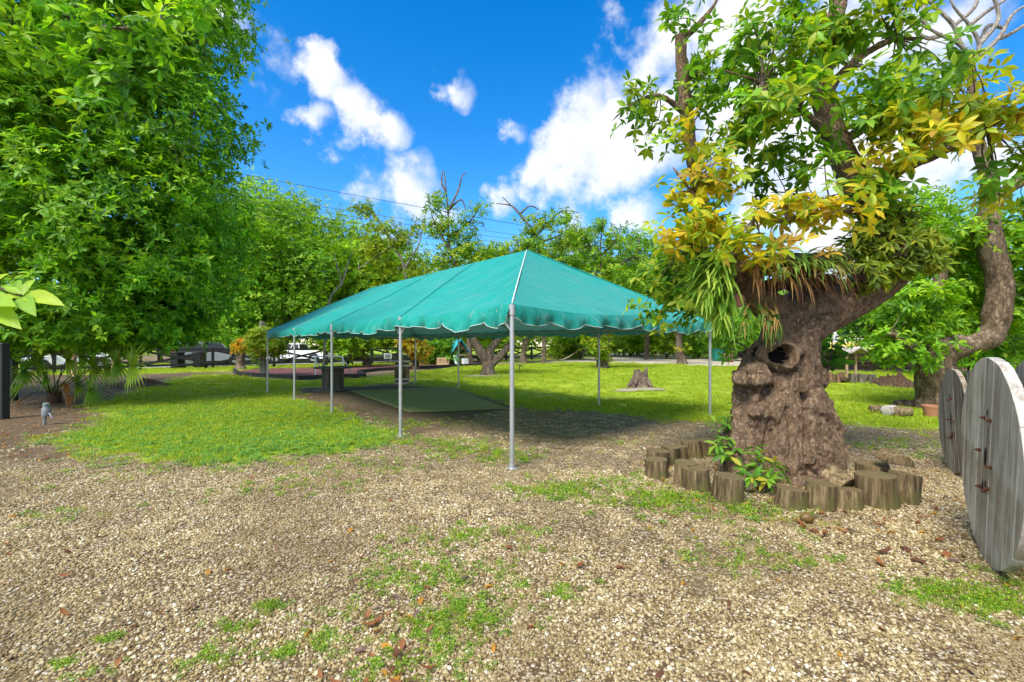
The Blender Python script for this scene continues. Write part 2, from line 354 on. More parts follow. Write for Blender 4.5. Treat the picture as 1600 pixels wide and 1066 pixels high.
def fabric(name, col, trim=False):
    m, t, out = newmat(name); tcn = nd(t, 'ShaderNodeTexCoord').outputs['Object']
    n = noise_n(t, 0.9, 6, 0.62, tcn); s = noise_n(t, 5.0, 5, 0.6, nd(t, 'ShaderNodeMapping', {'Vector': tcn, 'Rotation': (0, 0, R(40)), 'Scale': (0.25, 2.5, 1)}).outputs[0])
    wv = nd(t, 'ShaderNodeTexNoise', {'Vector': tcn, 'Scale': 420.0, 'Detail': 1.0})
    c = mixc(t, n.outputs[0], [x*0.82 for x in col], [min(1, x*1.18+0.004) for x in col])
    c = mixc(t, mth(t, 'MULTIPLY', sstep(t, s.outputs[0], 0.50, 0.75), 0.34), c, (0.40, 0.50, 0.46))
    h = mth(t, 'ADD', mth(t, 'MULTIPLY', n.outputs[0], 1.0), mth(t, 'MULTIPLY', s.outputs[0], 0.6))
    p = princ(t, col=c, rough=0.46, spec=0.5, normal=bump(t, wv.outputs[0], 0.08, 0.002, bump(t, h, 0.6, 0.07)))
    tr = nd(t, 'ShaderNodeBsdfTranslucent', {'Color': mixc(t, 0.5, c, (0.30, 0.36, 0.26))})
    finish(t, out, nd(t, 'ShaderNodeMixShader', {0: 0.2, 1: p.outputs[0], 2: tr.outputs[0]}).outputs[0]); return m
MT['canopy'] = fabric('teal_canvas', (0.009, 0.345, 0.29))
MT['hem'] = plain('white_hem', (0.62, 0.68, 0.64), 0.7, 0, 0.1)

# ------------------------------------------------------------------ ground
def gp(pts): return np.array([[G(x, y).x, G(x, y).y] for x, y in pts])
def poly_sd(P, poly):
    """signed distance, positive inside"""
    P = np.asarray(P, float); n = len(poly); best = np.full(len(P), 1e9); ins = np.zeros(len(P), bool)
    for i in range(n):
        a, b = poly[i], poly[(i+1) % n]; e = b-a; w = P-a
        t = np.clip((w@e)/max(e@e, 1e-9), 0, 1); dd = np.hypot(*(w-np.outer(t, e)).T); best = np.minimum(best, dd)
        c = ((a[1] > P[:, 1]) != (b[1] > P[:, 1]))
        with np.errstate(divide='ignore', invalid='ignore'):
            xs = (b[0]-a[0])*(P[:, 1]-a[1])/(b[1]-a[1])+a[0]
        ins ^= c & (P[:, 0] < xs)
    return np.where(ins, best, -best)
LAWN_L = gp([(78, 690), (160, 708), (290, 722), (372, 727), (450, 713), (540, 707), (622, 692), (612, 672), (560, 656), (500, 636), (462, 618), (470, 606),
             (560, 604), (640, 598), (642, 584), (575, 590), (470, 594), (372, 588), (330, 584), (262, 592), (215, 606), (150, 630), (172, 652), (118, 676)])
LAWN_R = gp([(640, 603), (700, 606), (760, 622), (800, 634), (850, 640), (920, 643), (1010, 652), (1110, 660), (1180, 664), (1320, 660), (1350, 668), (1420, 674),
             (1500, 672), (1640, 668), (2400, 668), (2400, 582), (1440, 582), (1290, 580), (1150, 573), (1040, 569), (930, 567), (830, 567), (770, 571), (700, 575), (640, 582)])
VERGE = np.array([[-70, 27], [-22, 24.5], [-17, 29], [-6, 38], [6, 50], [12, 57], [9, 60], [-10, 44.5], [-22, 34], [-26, 31], [-70, 31]], float)
VERGE2 = VERGE + np.array([-6.5, 9.0])
SAND = np.array([[0.5, 40], [6, 34.5], [14, 33.5], [22, 31], [60, 28], [60, 60], [14, 60], [4, 44]], float)
DIRT = gp([(-400, 730), (60, 722), (140, 712), (70, 692), (118, 676), (172, 652), (130, 632), (215, 606), (262, 592), (345, 583), (300, 578), (200, 580), (0, 590), (-400, 600)])
DIRT2 = gp([(470, 606), (560, 604), (640, 603), (720, 612), (800, 636), (760, 652), (690, 668), (622, 690), (600, 664), (500, 636), (462, 618)])
MULCH = gp([(366, 581), (372, 587), (470, 593.5), (570, 590), (560, 583.5), (590, 580), (745, 572), (764, 568), (700, 566), (560, 573.5), (420, 576)])
def regions(P):
    g = np.maximum(poly_sd(P, LAWN_L), poly_sd(P, LAWN_R))
    v = np.maximum(poly_sd(P, VERGE), poly_sd(P, VERGE2))
    far = np.minimum(P[:, 1]-75, 30)
    return np.maximum(np.maximum(g, v), far), np.maximum(poly_sd(P, DIRT), poly_sd(P, DIRT2)), poly_sd(P, SAND)
def axis_pts(lo, hi, fine, step, far, k=1.14):
    o = list(np.arange(lo, hi+1e-6, step)); s = step; a = o[-1]
    while a < far: s *= k; a += s; o.append(a)
    s = step; b = lo; pre = []
    while b > -far: s *= k; b -= s; pre.append(b)
    return np.array(pre[::-1]+o)
gx = axis_pts(-13, 13, 0, 0.14, 900); gy = axis_pts(0.6, 24, 0, 0.12, 900)
XX, YY = np.meshgrid(gx, gy); PP = np.stack([XX.ravel(), YY.ravel()], -1)
gr, di, sa = regions(PP)
ZZ = gz(PP[:, 0], PP[:, 1])
nx, ny = len(gx), len(gy)
ii, jj = np.meshgrid(np.arange(ny-1), np.arange(nx-1), indexing='ij'); a0 = (ii*nx+jj).ravel()
gme = np_mesh('ground', np.stack([PP[:, 0], PP[:, 1], ZZ], -1), np.stack([a0, a0+1, a0+nx+1, a0+nx], -1))
for nm, arr in (('grass', gr), ('dirt', di), ('sand', sa)):
    a = gme.attributes.new(nm, 'FLOAT', 'POINT'); a.data.foreach_set('value', np.clip(arr, -6, 6).astype(np.float32))
gme.polygons.foreach_set('use_smooth', [True]*len(gme.polygons))
def ground_mat():
    m, t, out = newmat('ground_soil_gravel'); tcn = nd(t, 'ShaderNodeTexCoord').outputs['Object']
    at = lambda k: nd(t, 'ShaderNodeAttribute', None, attribute_name=k).outputs['Fac']
    n1 = noise_n(t, 1.1, 6, 0.6, tcn); n2 = noise_n(t, 7.0, 6, 0.65, tcn); n3 = noise_n(t, 38.0, 5, 0.65, tcn); n0 = noise_n(t, 0.32, 4, 0.5, tcn)
    jit = mth(t, 'ADD', mth(t, 'MULTIPLY', mth(t, 'SUBTRACT', n1.outputs[0], 0.5), 1.1), mth(t, 'MULTIPLY', mth(t, 'SUBTRACT', n2.outputs[0], 0.5), 0.9))
    # gravel
    vo = nd(t, 'ShaderNodeTexVoronoi', {'Vector': tcn, 'Scale': 50.0, 'Randomness': 1.0})
    peb = ramp(t, nd(t, 'ShaderNodeSeparateColor', {0: vo.outputs['Color']}).outputs[0], [(0.0, (0.14, 0.09, 0.042)), (0.3, (0.28, 0.20, 0.105)), (0.6, (0.40, 0.31, 0.18)), (0.85, (0.46, 0.385, 0.27)), (1, (0.60, 0.54, 0.43))])
    gap = sstep(t, vo.outputs['Distance'], 0.62, 0.38)
    grav = mixc(t, gap, (0.105, 0.07, 0.034), peb)
    grav = mixc(t, mth(t, 'MULTIPLY', sstep(t, n1.outputs[0], 0.52, 0.66), 0.5), grav, (0.17, 0.125, 0.062))
    grav = mixc(t, mth(t, 'MULTIPLY', sstep(t, n0.outputs[0], 0.50, 0.62), 0.35), grav, (0.19, 0.16, 0.08))
    hgr = mth(t, 'MULTIPLY', mth(t, 'SUBTRACT', 0.7, vo.outputs['Distance']), 1.0)
    # other soils
    dirt = ramp(t, mth(t, 'ADD', mth(t, 'MULTIPLY', n3.outputs[0], 0.7), mth(t, 'MULTIPLY', n2.outputs[0], 0.3)), [(0.32, (0.05, 0.034, 0.02)), (0.52, (0.135, 0.095, 0.058)), (0.72, (0.27, 0.20, 0.125))])
    sand = mixc(t, n3.outputs[0], (0.36, 0.30, 0.215), (0.56, 0.49, 0.38))
    gcol = ramp(t, mth(t, 'ADD', mth(t, 'MULTIPLY', n3.outputs[0], 0.5), mth(t, 'MULTIPLY', n1.outputs[0], 0.5)), [(0.35, (0.13, 0.18, 0.012)), (0.5, (0.25, 0.34, 0.016)), (0.66, (0.37, 0.45, 0.022))])
    c = mixc(t, sstep(t, mth(t, 'ADD', at('dirt'), jit), -0.25, 0.35), grav, dirt)
    c = mixc(t, sstep(t, mth(t, 'ADD', at('sand'), jit), -0.4, 0.4), c, sand)
    gm = sstep(t, mth(t, 'ADD', at('grass'), mth(t, 'MULTIPLY', jit, 1.5)), -0.12, 0.35)
    worn = sstep(t, n2.outputs[0], 0.56, 0.66); gcol = mixc(t, mth(t, 'MULTIPLY', worn, 0.45), gcol, (0.20, 0.16, 0.06))
    c = mixc(t, gm, c, gcol)
    h = mixc(t, gm, hgr, n3.outputs[0])
    finish(t, out, princ(t, col=c, rough=0.92, spec=0.2, normal=bump(t, h, 0.8, 0.016)).outputs[0]); return m
MT['ground'] = ground_mat(); gme.materials.append(MT['ground'])
ground = link('ground', gme); tag(ground, kind='structure')

# far road behind the fence
FA, FB = Vector((-23.6, 29.0)), Vector((10.5, 59.0)); FD = (FB-FA).normalized(); FN = Vector((-FD.y, FD.x))
def fpt(s, off, z=0.0):
    p = FA+FD*s+FN*off; return Vector((p.x, p.y, float(gz(p.x, p.y))+z))
m = M()
for s0 in range(-60, 100, 8): m.grid([[fpt(s0, 3.2, .05), fpt(s0, 10.6, .05)], [fpt(s0+8, 3.2, .05), fpt(s0+8, 10.6, .05)]])
tag(m.obj('road', MT['asphalt']), kind='structure')

# red rubber mulch of the play area
def mulch_mat():
    m, t, out = newmat('red_mulch'); n = noise_n(t, 22, 6, 0.7); b = noise_n(t, 1.3, 3)
    c = ramp(t, n.outputs[0], [(0.3, (0.035, 0.012, 0.012)), (0.52, (0.14, 0.045, 0.042)), (0.75, (0.27, 0.12, 0.10))])
    c = mixc(t, mth(t, 'MULTIPLY', sstep(t, b.outputs[0], 0.5, 0.7), 0.4), c, (0.16, 0.10, 0.08))
    finish(t, out, princ(t, col=c, rough=0.95, normal=bump(t, n.outputs[0], 0.9, 0.04)).outputs[0]); return m
m = M(); pm = [Vector((p[0], p[1], float(gz(*p))+0.05)) for p in MULCH]
m.add(pm, [tuple(range(len(pm)))])
tag(m.obj('play_area_mulch', mulch_mat()), kind='structure')
edging = thing('landscape_edging', pm[3], 'black timber edging around the red mulch play area', 'edging')
for i in list(range(0, 8)):
    m = M(); a, b = pm[i], pm[(i+1) % len(pm)]
    m.bar(a+Vector((0, 0, .03)), b+Vector((0, 0, .03)), .16, .26); m.obj('timber', MT['black_wood'], edging, bevel=.015)
# brown strip of bare litter along the fence
# ------------------------------------------------------------------ instanced ground cover (uncountable stuff)
def scatter(name, label, cat, P, rotz, scale, protos, mat=None, tilt=0.15, seed=1):
    """one object: a cloud of points carrying small meshes through geometry nodes"""
    me = bpy.data.meshes.new(name); me.vertices.add(len(P)); me.vertices.foreach_set('co', np.ascontiguousarray(P, np.float32).ravel())
    rg = np.random.RandomState(seed)
    a = me.attributes.new('rot', 'FLOAT_VECTOR', 'POINT'); rv = np.stack([rg.normal(0, tilt, len(P)), rg.normal(0, tilt, len(P)), rotz], -1).astype(np.float32); a.data.foreach_set('vector', rv.ravel())
    a = me.attributes.new('siz', 'FLOAT', 'POINT'); a.data.foreach_set('value', np.asarray(scale, np.float32))
    a = me.attributes.new('pick', 'INT', 'POINT'); a.data.foreach_set('value', rg.randint(0, len(protos), len(P)).astype(np.int32))
    o = link(name, me); tag(o, label, cat, kind='stuff')
    g = bpy.data.node_groups.new(name, 'GeometryNodeTree')
    g.interface.new_socket('Geometry', in_out='INPUT', socket_type='NodeSocketGeometry'); g.interface.new_socket('Geometry', in_out='OUTPUT', socket_type='NodeSocketGeometry')
    gi = g.nodes.new('NodeGroupInput'); go = g.nodes.new('NodeGroupOutput')
    j = g.nodes.new('GeometryNodeJoinGeometry')
    for p in reversed(protos):
        oi = g.nodes.new('GeometryNodeObjectInfo'); oi.inputs['Object'].default_value = p; oi.inputs['As Instance'].default_value = True
        g.links.new(oi.outputs['Geometry'], j.inputs[0])
    mp = g.nodes.new('GeometryNodeMeshToPoints'); g.links.new(gi.outputs[0], mp.inputs['Mesh'])
    ip = g.nodes.new('GeometryNodeInstanceOnPoints'); g.links.new(mp.outputs[0], ip.inputs['Points']); g.links.new(j.outputs[0], ip.inputs['Instance'])
    ip.inputs['Pick Instance'].default_value = True
    def at(n, ty):
        x = g.nodes.new('GeometryNodeInputNamedAttribute'); x.data_type = ty; x.inputs['Name'].default_value = n; return x.outputs['Attribute']
    g.links.new(at('pick', 'INT'), ip.inputs['Instance Index']); g.links.new(at('siz', 'FLOAT'), ip.inputs['Scale'])
    e2r = g.nodes.new('FunctionNodeEulerToRotation'); g.links.new(at('rot', 'FLOAT_VECTOR'), e2r.inputs[0]); g.links.new(e2r.outputs[0], ip.inputs['Rotation'])
    g.links.new(ip.outputs[0], go.inputs[0])
    md = o.modifiers.new('scatter', 'NODES'); md.node_group = g
    return o
def proto(name, V, F, mat, cols=None, smooth=False):
    me = np_mesh(name, V, F, cols); me.materials.append(mat)
    if smooth: me.polygons.foreach_set('use_smooth', [True]*len(me.polygons))
    return bpy.data.objects.new(name, me)
def pebble_mat():
    m, t, out = newmat('pebble'); oi = mth(t, 'FRACT', mth(t, 'ADD', nd(t, 'ShaderNodeObjectInfo').outputs['Random'], nd(t, 'ShaderNodeAttribute', None, attribute_name='Col').outputs['Fac']))
    c = ramp(t, oi, [(0.0, (0.14, 0.09, 0.030)), (0.22, (0.26, 0.188, 0.074)), (0.5, (0.395, 0.308, 0.142)), (0.75, (0.50, 0.412, 0.225)), (0.92, (0.63, 0.55, 0.36)), (1, (0.83, 0.78, 0.64))])
    n = noise_n(t, 60.0, 3, 0.6)
    pos = nd(t, 'ShaderNodeNewGeometry').outputs['Position']
    b = noise_n(t, 0.75, 5, 0.6, pos)
    c = mixc(t, mth(t, 'MULTIPLY', sstep(t, b.outputs[0], 0.44, 0.64), 0.6), c, (0.165, 0.115, 0.045))
    c = mixc(t, mth(t, 'MULTIPLY', n.outputs[0], 0.35), c, (0.20, 0.15, 0.09))
    finish(t, out, princ(t, col=c, rough=0.8, spec=0.3).outputs[0]); return m
MT['pebble'] = pebble_mat()
rg = np.random.RandomState(5)
bm = bmesh.new(); bmesh.ops.create_icosphere(bm, subdivisions=1, radius=1.0)
iv = np.array([v.co[:] for v in bm.verts]); fi = np.array([[v.index for v in f.verts] for f in bm.faces]); bm.free()
shapes = [iv*(1+0.28*wav(iv, 1.6, 20+k)[:, None])*np.array([1, rg.uniform(.65, .95), rg.uniform(.45, .7)]) for k in range(7)]
def pebble_cluster(seed, n=38, rad=.085, r0=.0069):
    """a handful of stones; Col.r holds a random tone per stone"""
    r = np.random.RandomState(seed); V = []; F = []; C = []
    for i in range(n):
        q = shapes[r.randint(7)]; s_ = r0*np.clip(r.lognormal(0, .40), .35, 2.3); e = Matrix.Rotation(r.uniform(0, 6.28), 3, 'Z') @ Matrix.Rotation(r.normal(0, .4), 3, 'X') @ Matrix.Rotation(r.normal(0, .4), 3, 'Y')
        a, d = r.uniform(0, 6.28), rad*math.sqrt(r.rand()); p = (q*s_)@np.array(e).T+np.array([d*math.cos(a), d*math.sin(a), s_*.25])
        F.append(fi+len(iv)*i); V.append(p); C.append(np.full((len(iv), 3), r.rand()))
    return np.concatenate(V), np.concatenate(F), np.concatenate(C)
pebs = []
for k in range(12):
    V, F, C = pebble_cluster(300+k); pebs.append(proto('pebble', V, F, MT['pebble'], C, smooth=True))
def view_points(n, d0, d1, power, wid=1.25, seed=0):
    r = np.random.RandomState(seed); u = r.rand(n); d = (d0**power+u*(d1**power-d0**power))**(1/power)
    x = r.uniform(-1, 1, n)*(wid*d+0.6); return np.stack([x, d], -1)
P = np.concatenate([view_points(6600, 1.15, 5.4, 1.3, seed=1), view_points(4200, 4.6, 11.5, 1.0, seed=2)])
g_, d_, s_ = regions(P)
keep = (g_ < rg.normal(-0.02, 0.2, len(P))) & (d_ < rg.normal(0.1, 0.35, len(P)))
thin = wav(P, 1.3, 77); keep &= rg.rand(len(P)) < np.clip(0.97-0.6*np.clip(thin, 0, 1), 0.3, 1)
P = P[keep]
scatter('gravel', 'tan and cream gravel stones strewn over the open yard', 'gravel', np.stack([P[:, 0], P[:, 1], gz(P[:, 0], P[:, 1])], -1), rg.uniform(0, 6.28, len(P)), rg.uniform(.85, 1.15, len(P))*np.clip(0.85+P[:, 1]*0.035, .9, 1.25), pebs, tilt=0.02)

# grass tufts
def blade_tuft(n, h, spread, w, seed, cols):
    r = np.random.RandomState(seed); V = []; F = []; C = []
    for i in range(n):
        a = r.uniform(0, 6.28); b0 = np.array([r.normal(0, spread*.5), r.normal(0, spread*.5), 0]); hh = h*r.uniform(.55, 1.15); ln = r.uniform(.25, .95)*hh
        dr = np.array([math.cos(a), math.sin(a), 0]); sd = np.array([-dr[1], dr[0], 0])*w*r.uniform(.7, 1.3)
        m1 = b0+dr*ln*.35+np.array([0, 0, hh*.6]); tp = b0+dr*ln+np.array([0, 0, hh]); k = len(V)
        V += [b0-sd, b0+sd, m1+sd*.8, m1-sd*.8, tp]; F += [(k, k+1, k+2), (k, k+2, k+3), (k+3, k+2, k+4)]
        c = cols[r.randint(len(cols))]; c = np.array(c)*r.uniform(.8, 1.2); C += [c]*5
    return np.array(V), np.array(F), np.array(C)
GC = [(0.17, 0.29, 0.014), (0.26, 0.37, 0.016), (0.35, 0.42, 0.02), (0.13, 0.24, 0.018), (0.42, 0.38, 0.06)]
WC = [(0.11, 0.23, 0.02), (0.17, 0.31, 0.022), (0.25, 0.38, 0.025), (0.08, 0.17, 0.02)]
small_tufts = [proto('grass_tuft', *blade_tuft(16, .055, .07, .0035, 30+k, GC)[:2], MT['grassblade'], blade_tuft(16, .055, .07, .0035, 30+k, GC)[2]) for k in range(2)]
tufts = [proto('grass_tuft', *blade_tuft(96, .055, .19, .0035, 40+k, GC)[:2], MT['grassblade'], blade_tuft(96, .055, .19, .0035, 40+k, GC)[2]) for k in range(6)]
def leaf_patch(n, rad, ll, seed, cols):
    """flat rosette of small round weed leaves"""
    r = np.random.RandomState(seed); V = []; F = []; C = []
    for i in range(n):
        a = r.uniform(0, 6.28); rr = rad*math.sqrt(r.rand()); p = np.array([rr*math.cos(a), rr*math.sin(a), r.uniform(.008, .04)*(1.2-rr/rad)])
        b = r.uniform(0, 6.28); l = ll*r.uniform(.6, 1.3); d = np.array([math.cos(b), math.sin(b), r.uniform(-.1, .5)])*l; s = np.array([-d[1], d[0], r.uniform(-.3, .3)*l])*.42
        k = len(V); V += [p, p+d*.5+s, p+d, p+d*.5-s]; F += [(k, k+1, k+2), (k, k+2, k+3)]
        c = np.array(cols[r.randint(len(cols))])*r.uniform(.75, 1.25); C += [c]*4
    return np.array(V), np.array(F), np.array(C)
weeds = []
for k in range(4):
    V, F, C = leaf_patch(46, .09, .022, 60+k, WC); weeds.append(proto('weed_patch', V, F, MT['grassblade'], C))
clover = []
for k in range(3):
    V, F, C = leaf_patch(40, .08, .026, 80+k, [(0.09, 0.22, 0.05), (0.14, 0.28, 0.06), (0.18, 0.32, 0.04)]); clover.append(proto('clover_patch', V, F, MT['grassblade'], C))
P = np.concatenate([view_points(9500, 5.2, 13, 1.3, 1.3, seed=3), view_points(9000, 12, 40, 1.0, 1.25, seed=4)])
g_, d_, s_ = regions(P); keep = (g_ > rg.normal(0.16, 0.30, len(P))+.35*wav(P, 2.2, 31)) & ((wav(P, 1.6, 33) < rg.normal(.75, .3, len(P))) | (P[:, 1] > 14)); P = P[keep]
pat = wav(P, 0.8, 5)
sc = np.clip(0.45+P[:, 1]*0.045, .6, 1.7)*rg.uniform(.55, 1.3, len(P))
scatter('lawn_grass', 'short bright green lawn grass around and beyond the tent', 'grass', np.stack([P[:, 0], P[:, 1], gz(P[:, 0], P[:, 1])], -1), rg.uniform(0, 6.28, len(P)), sc, tufts, seed=2)
# broad-leaved creeping weeds in the near lawn
P = view_points(24000, 5.4, 13, 1.2, 1.25, seed=8); g_, _, _ = regions(P); keep = (poly_sd(P, LAWN_L) > rg.normal(.1, .3, len(P))) & (wav(P, 1.0, 9) > rg.normal(.0, .3, len(P))); P = P[keep]
scatter('lawn_weeds', 'low creeping broad leaved weeds growing through the left lawn', 'weeds', np.stack([P[:, 0], P[:, 1], gz(P[:, 0], P[:, 1])+.012], -1), rg.uniform(0, 6.28, len(P)), rg.uniform(.5, 1.1, len(P)), clover, seed=3)
# weeds in the gravel: clumps given by where they grow
WP = [(735, 705, .55, 160), (690, 690, .5, 120), (650, 662, .6, 120), (800, 715, .35, 60), (900, 768, .40, 90), (850, 765, .30, 60), (960, 752, .5, 60), (1040, 790, .35, 60), (1110, 790, .45, 90), (1180, 800, .35, 60),
      (1010, 775, .3, 50), (740, 832, .12, 22), (670, 850, .25, 30), (790, 845, .4, 50), (640, 900, .25, 40), (700, 900, .3, 60), (690, 980, .16, 80), (720, 965, .16, 60), (760, 960, .18, 40), (820, 920, .3, 40), (600, 905, .2, 30), (640, 1000, .22, 30),
      (370, 980, .07, 30), (330, 1030, .09, 34), (420, 950, .06, 22), (435, 1022, .07, 24), (500, 998, .07, 22), (170, 1000, .05, 14), (150, 1052, .05, 12), (90, 1040, .05, 12), (100, 805, .25, 18), (360, 765, .3, 16), (470, 762, .4, 24),
      (520, 1010, .12, 20), (590, 1050, .1, 26), (680, 1040, .18, 50), (560, 960, .2, 18), (880, 925, .06, 18), (1500, 930, .22, 120), (1570, 950, .2, 140), (1455, 935, .16, 60), (1600, 915, .25, 90), (1180, 860, .35, 50), (1130, 880, .25, 30), (1240, 880, .2, 16),
      (1380, 700, .5, 40), (1410, 690, .4, 40), (1450, 715, .4, 30), (1300, 690, .5, 30), (1040, 640, .8, 40), (960, 690, .6, 20), (200, 735, .5, 30), (590, 730, .6, 50), (500, 735, .6, 40)]
pts = []
for (px, py, rad, n) in WP:
    c = G(px, py); q = rg.normal(0, rad*.62, (max(4, int(n*(1.2 if py < 860 else 1.15))), 2)); pts.append(np.stack([c.x+q[:, 0]*1.25, c.y+q[:, 1]*.85], -1))
P = np.concatenate(pts)
scatter('gravel_weeds', 'small green weeds sprouting in patches through the gravel', 'weeds', np.stack([P[:, 0], P[:, 1], gz(P[:, 0], P[:, 1])+.008], -1), rg.uniform(0, 6.28, len(P)), rg.uniform(.28, .75, len(P))*np.clip(P[:, 1]/4, .55, 1.1), weeds+small_tufts, tilt=.2, seed=4)
# leaf litter: dry brown flecks
def dry_leaf(ll, w, curl, seed, col):
    r = np.random.RandomState(seed); ts = [0, .3, .65, 1]; V = []
    for t_ in ts:
        ww = w*math.sin(math.pi*min(max(t_, .04), .97))**.8; z = curl*(t_-.5)**2*4*ll+.004
        V += [(-ww, (t_-.5)*ll, z+abs(curl)*w*1.1), (0, (t_-.5)*ll, z), (ww, (t_-.5)*ll, z+abs(curl)*w*1.1*r.uniform(.3, 1.4))]
    F = []
    for i in range(3):
        for j in range(2): F.append((3*i+j, 3*i+j+1, 3*i+j+4, 3*i+j+3))
    return np.array(V), np.array(F), np.tile(np.array(col), (12, 1))
DC = [(0.20, 0.075, 0.03), (0.13, 0.06, 0.035), (0.27, 0.12, 0.05), (0.16, 0.10, 0.085), (0.26, 0.20, 0.12), (0.40, 0.20, 0.03)]
drys = [proto('dry_leaf', *dry_leaf(.085, .016, .25*(-1)**k*.8, k, DC[k])[:2], MT['leaf'], dry_leaf(.085, .016, .2, k, DC[k])[2]) for k in range(6)]
P = np.concatenate([view_points(330, 1.6, 9, 1.4, 1.2, seed=12), np.stack([rg.normal(3.1, .75, 420), rg.normal(4.75, .6, 420)], -1), np.stack([rg.normal(3.2, 1.0, 70), rg.normal(3.7, .6, 70)], -1), np.stack([rg.normal(1.0, 1.8, 150), rg.normal(8.2, 1.0, 150)], -1),
                    np.stack([rg.normal(-.62, .16, 45), rg.normal(2.25, .26, 45)], -1), np.stack([rg.uniform(-15, -6, 3600), rg.uniform(5.8, 15, 3600)], -1)])
g_, d_, s_ = regions(P); P = P[(g_ < 0)]
scatter('leaf_litter', 'dry brown fallen leaves and bits scattered thinly over the gravel', 'leaf litter', np.stack([P[:, 0], P[:, 1], gz(P[:, 0], P[:, 1])+.012], -1), rg.uniform(0, 6.28, len(P)), rg.uniform(.35, 1.0, len(P)), drys, tilt=.25, seed=6)

# ------------------------------------------------------------------ tent
TA = Vector((0.0, 5.5)); TU = Vector((-.65, .76)); TWv = Vector((.72, .69)); TL, TW_ = 13.28, 6.0; TE = 2.04
def tp(t, w, z): p = TA+TU*t+TWv*w; return Vector((p.x, p.y, z))
KE = [0, 3.03, 6.6, 9.84, 13.28]; KR = [2.83, 4.75, 6.8, 8.9, 11.05]; RZ = 3.62
tent = thing('frame_tent', gpt(TA.x, TA.y), 'long teal green canvas frame tent with scalloped edges on steel poles', 'tent')
def lerp_k(K, s):
    i = min(int(s), len(K)-2); return K[i]+(K[i+1]-K[i])*(s-i)
def side_panel(w, flip, seed):
    rows = []
    for j in range(15):
        v = j/14; row = []
        for i in range(65):
            s = i/16; e = tp(lerp_k(KE, s), w, TE); r_ = tp(lerp_k(KR, s), TW_/2, RZ); p = e.lerp(r_, v)
            f = s-int(min(s, 3.999)); sag = math.sin(math.pi*f)**.6*math.sin(math.pi*min(v*1.0, 1))**.8
            p.z -= .085*sag
            p.z -= .05*math.sin(math.pi*f)*(1-v)**3
            p.z += .012*mnoise.noise(Vector((s*2.2+seed, v*3, 0)))*min(1, 6*v*(1-v)+.4)+.016*math.sin(v*3+s*11+2*math.sin(s*3)+seed)*math.sin(math.pi*v)+.02*math.sin(s*29+v*4)*(1-v)**4
            row.append(p)
        rows.append(row)
    m = M(); m.grid(rows if not flip else rows[::-1]); return m, rows
def end_panel(t, kr, seed):
    rows = []
    for j in range(15):
        v = j/14; row = []
        for i in range(33):
            s = i/32; e = tp(t, TW_*s, TE); r_ = tp(kr, TW_/2, RZ); p = e.lerp(r_, v*.9999)
            p.z -= .10*math.sin(math.pi*s)**.8*math.sin(math.pi*v)*(1-v*.5); p.z -= .05*math.sin(math.pi*((s*2) % 1))*(1-v)**3
            p.z += .010*math.sin(s*17+v*6+seed)*math.sin(math.pi*v)*(1-v)
            row.append(p)
        rows.append(row)
    m = M(); m.grid(rows); return m, rows
def valance(edge, parent, nrm, seed):
    """hanging scalloped strip below an eave row of points"""
    rgv = random.Random(seed); n = len(edge); acc = [0.0]
    for i in range(1, n): acc.append(acc[-1]+(edge[i]-edge[i-1]).length)
    tot = acc[-1]; cuts = [0.0]
    while cuts[-1] < tot-.5: cuts.append(cuts[-1]+rgv.uniform(.5, 1.05))
    cuts[-1] = tot; dp = [rgv.uniform(.05, .13) for _ in cuts]; bw = [rgv.uniform(-.05, .06) for _ in cuts]
    N = int(tot/.045); rows = []; K = 7; hem = []
    for k in range(K):
        row = []
        for i in range(N+1):
            s = tot*i/N; j = 0
            while j < n-2 and acc[j+1] < s: j += 1
            e = edge[j].lerp(edge[j+1], (s-acc[j])/max(acc[j+1]-acc[j], 1e-6))
            c = 0
            while c < len(cuts)-2 and cuts[c+1] < s: c += 1
            f = (s-cuts[c])/max(cuts[c+1]-cuts[c], 1e-6); sc = math.sin(math.pi*f)
            drop = .15+dp[c]*sc**.7
            q = k/(K-1)
            out = (.035+bw[c]*sc+.038*math.sin(s*7.3+seed)*math.sin(s*2.9+seed)+.030*math.sin(s*19+4*math.sin(s*1.7)+seed*2)*q)*q + .02*math.sin(q*math.pi)
            p = e+nrm*out-Vector((0, 0, drop*q)); row.append(p)
        rows.append(row)
    o = (lambda m: m.grid(rows) or m)(M()).obj('valance', MT['canopy'], parent, smooth=True)
    m = M(); m.tube([p for p in rows[-1]], .0042, 5); m.obj('hem', MT['hem'], o, smooth=True)
    return o
nU = Vector((TU.x, TU.y, 0)); nW = Vector((TWv.x, TWv.y, 0))
for (w, sgn, fl, sd) in ((0, -1, True, 1.0), (TW_, 1, False, 5.0)):
    m, rows = side_panel(w, fl, sd); o = m.obj('roof_panel', MT['canopy'], tent, smooth=True)
    valance(rows[0], tent, nW*sgn, int(sd))
    for kk in (0, 64): m = M(); m.tube([r_[kk]+Vector((0, 0, .006)) for r_ in rows], .010, 5); m.obj('hip_seam', MT['hem'] if w == 0 and kk == 0 else MT['canopy'], o, smooth=True)
    for i in (1, 2, 3):
        m = M(); m.tube([r_[i*16]+Vector((0, 0, .006)) for r_ in rows], .014, 5); m.obj('seam', MT['canopy'], o, smooth=True)
for (t_, kr, sgn, sd) in ((0, KR[0], -1, 9), (TL, KR[-1], 1, 14)):
    m, rows = end_panel(t_, kr, sd); m.obj('roof_panel', MT['canopy'], tent, smooth=True); valance(rows[0], tent, nU*sgn, sd)
PIPE = .026
def pipe(name, a, b, r_=PIPE): m = M(); m.tube([a, b], r_, 10); return m.obj(name, MT['galv'], tent, smooth=True)
dn = Vector((0, 0, -.045))
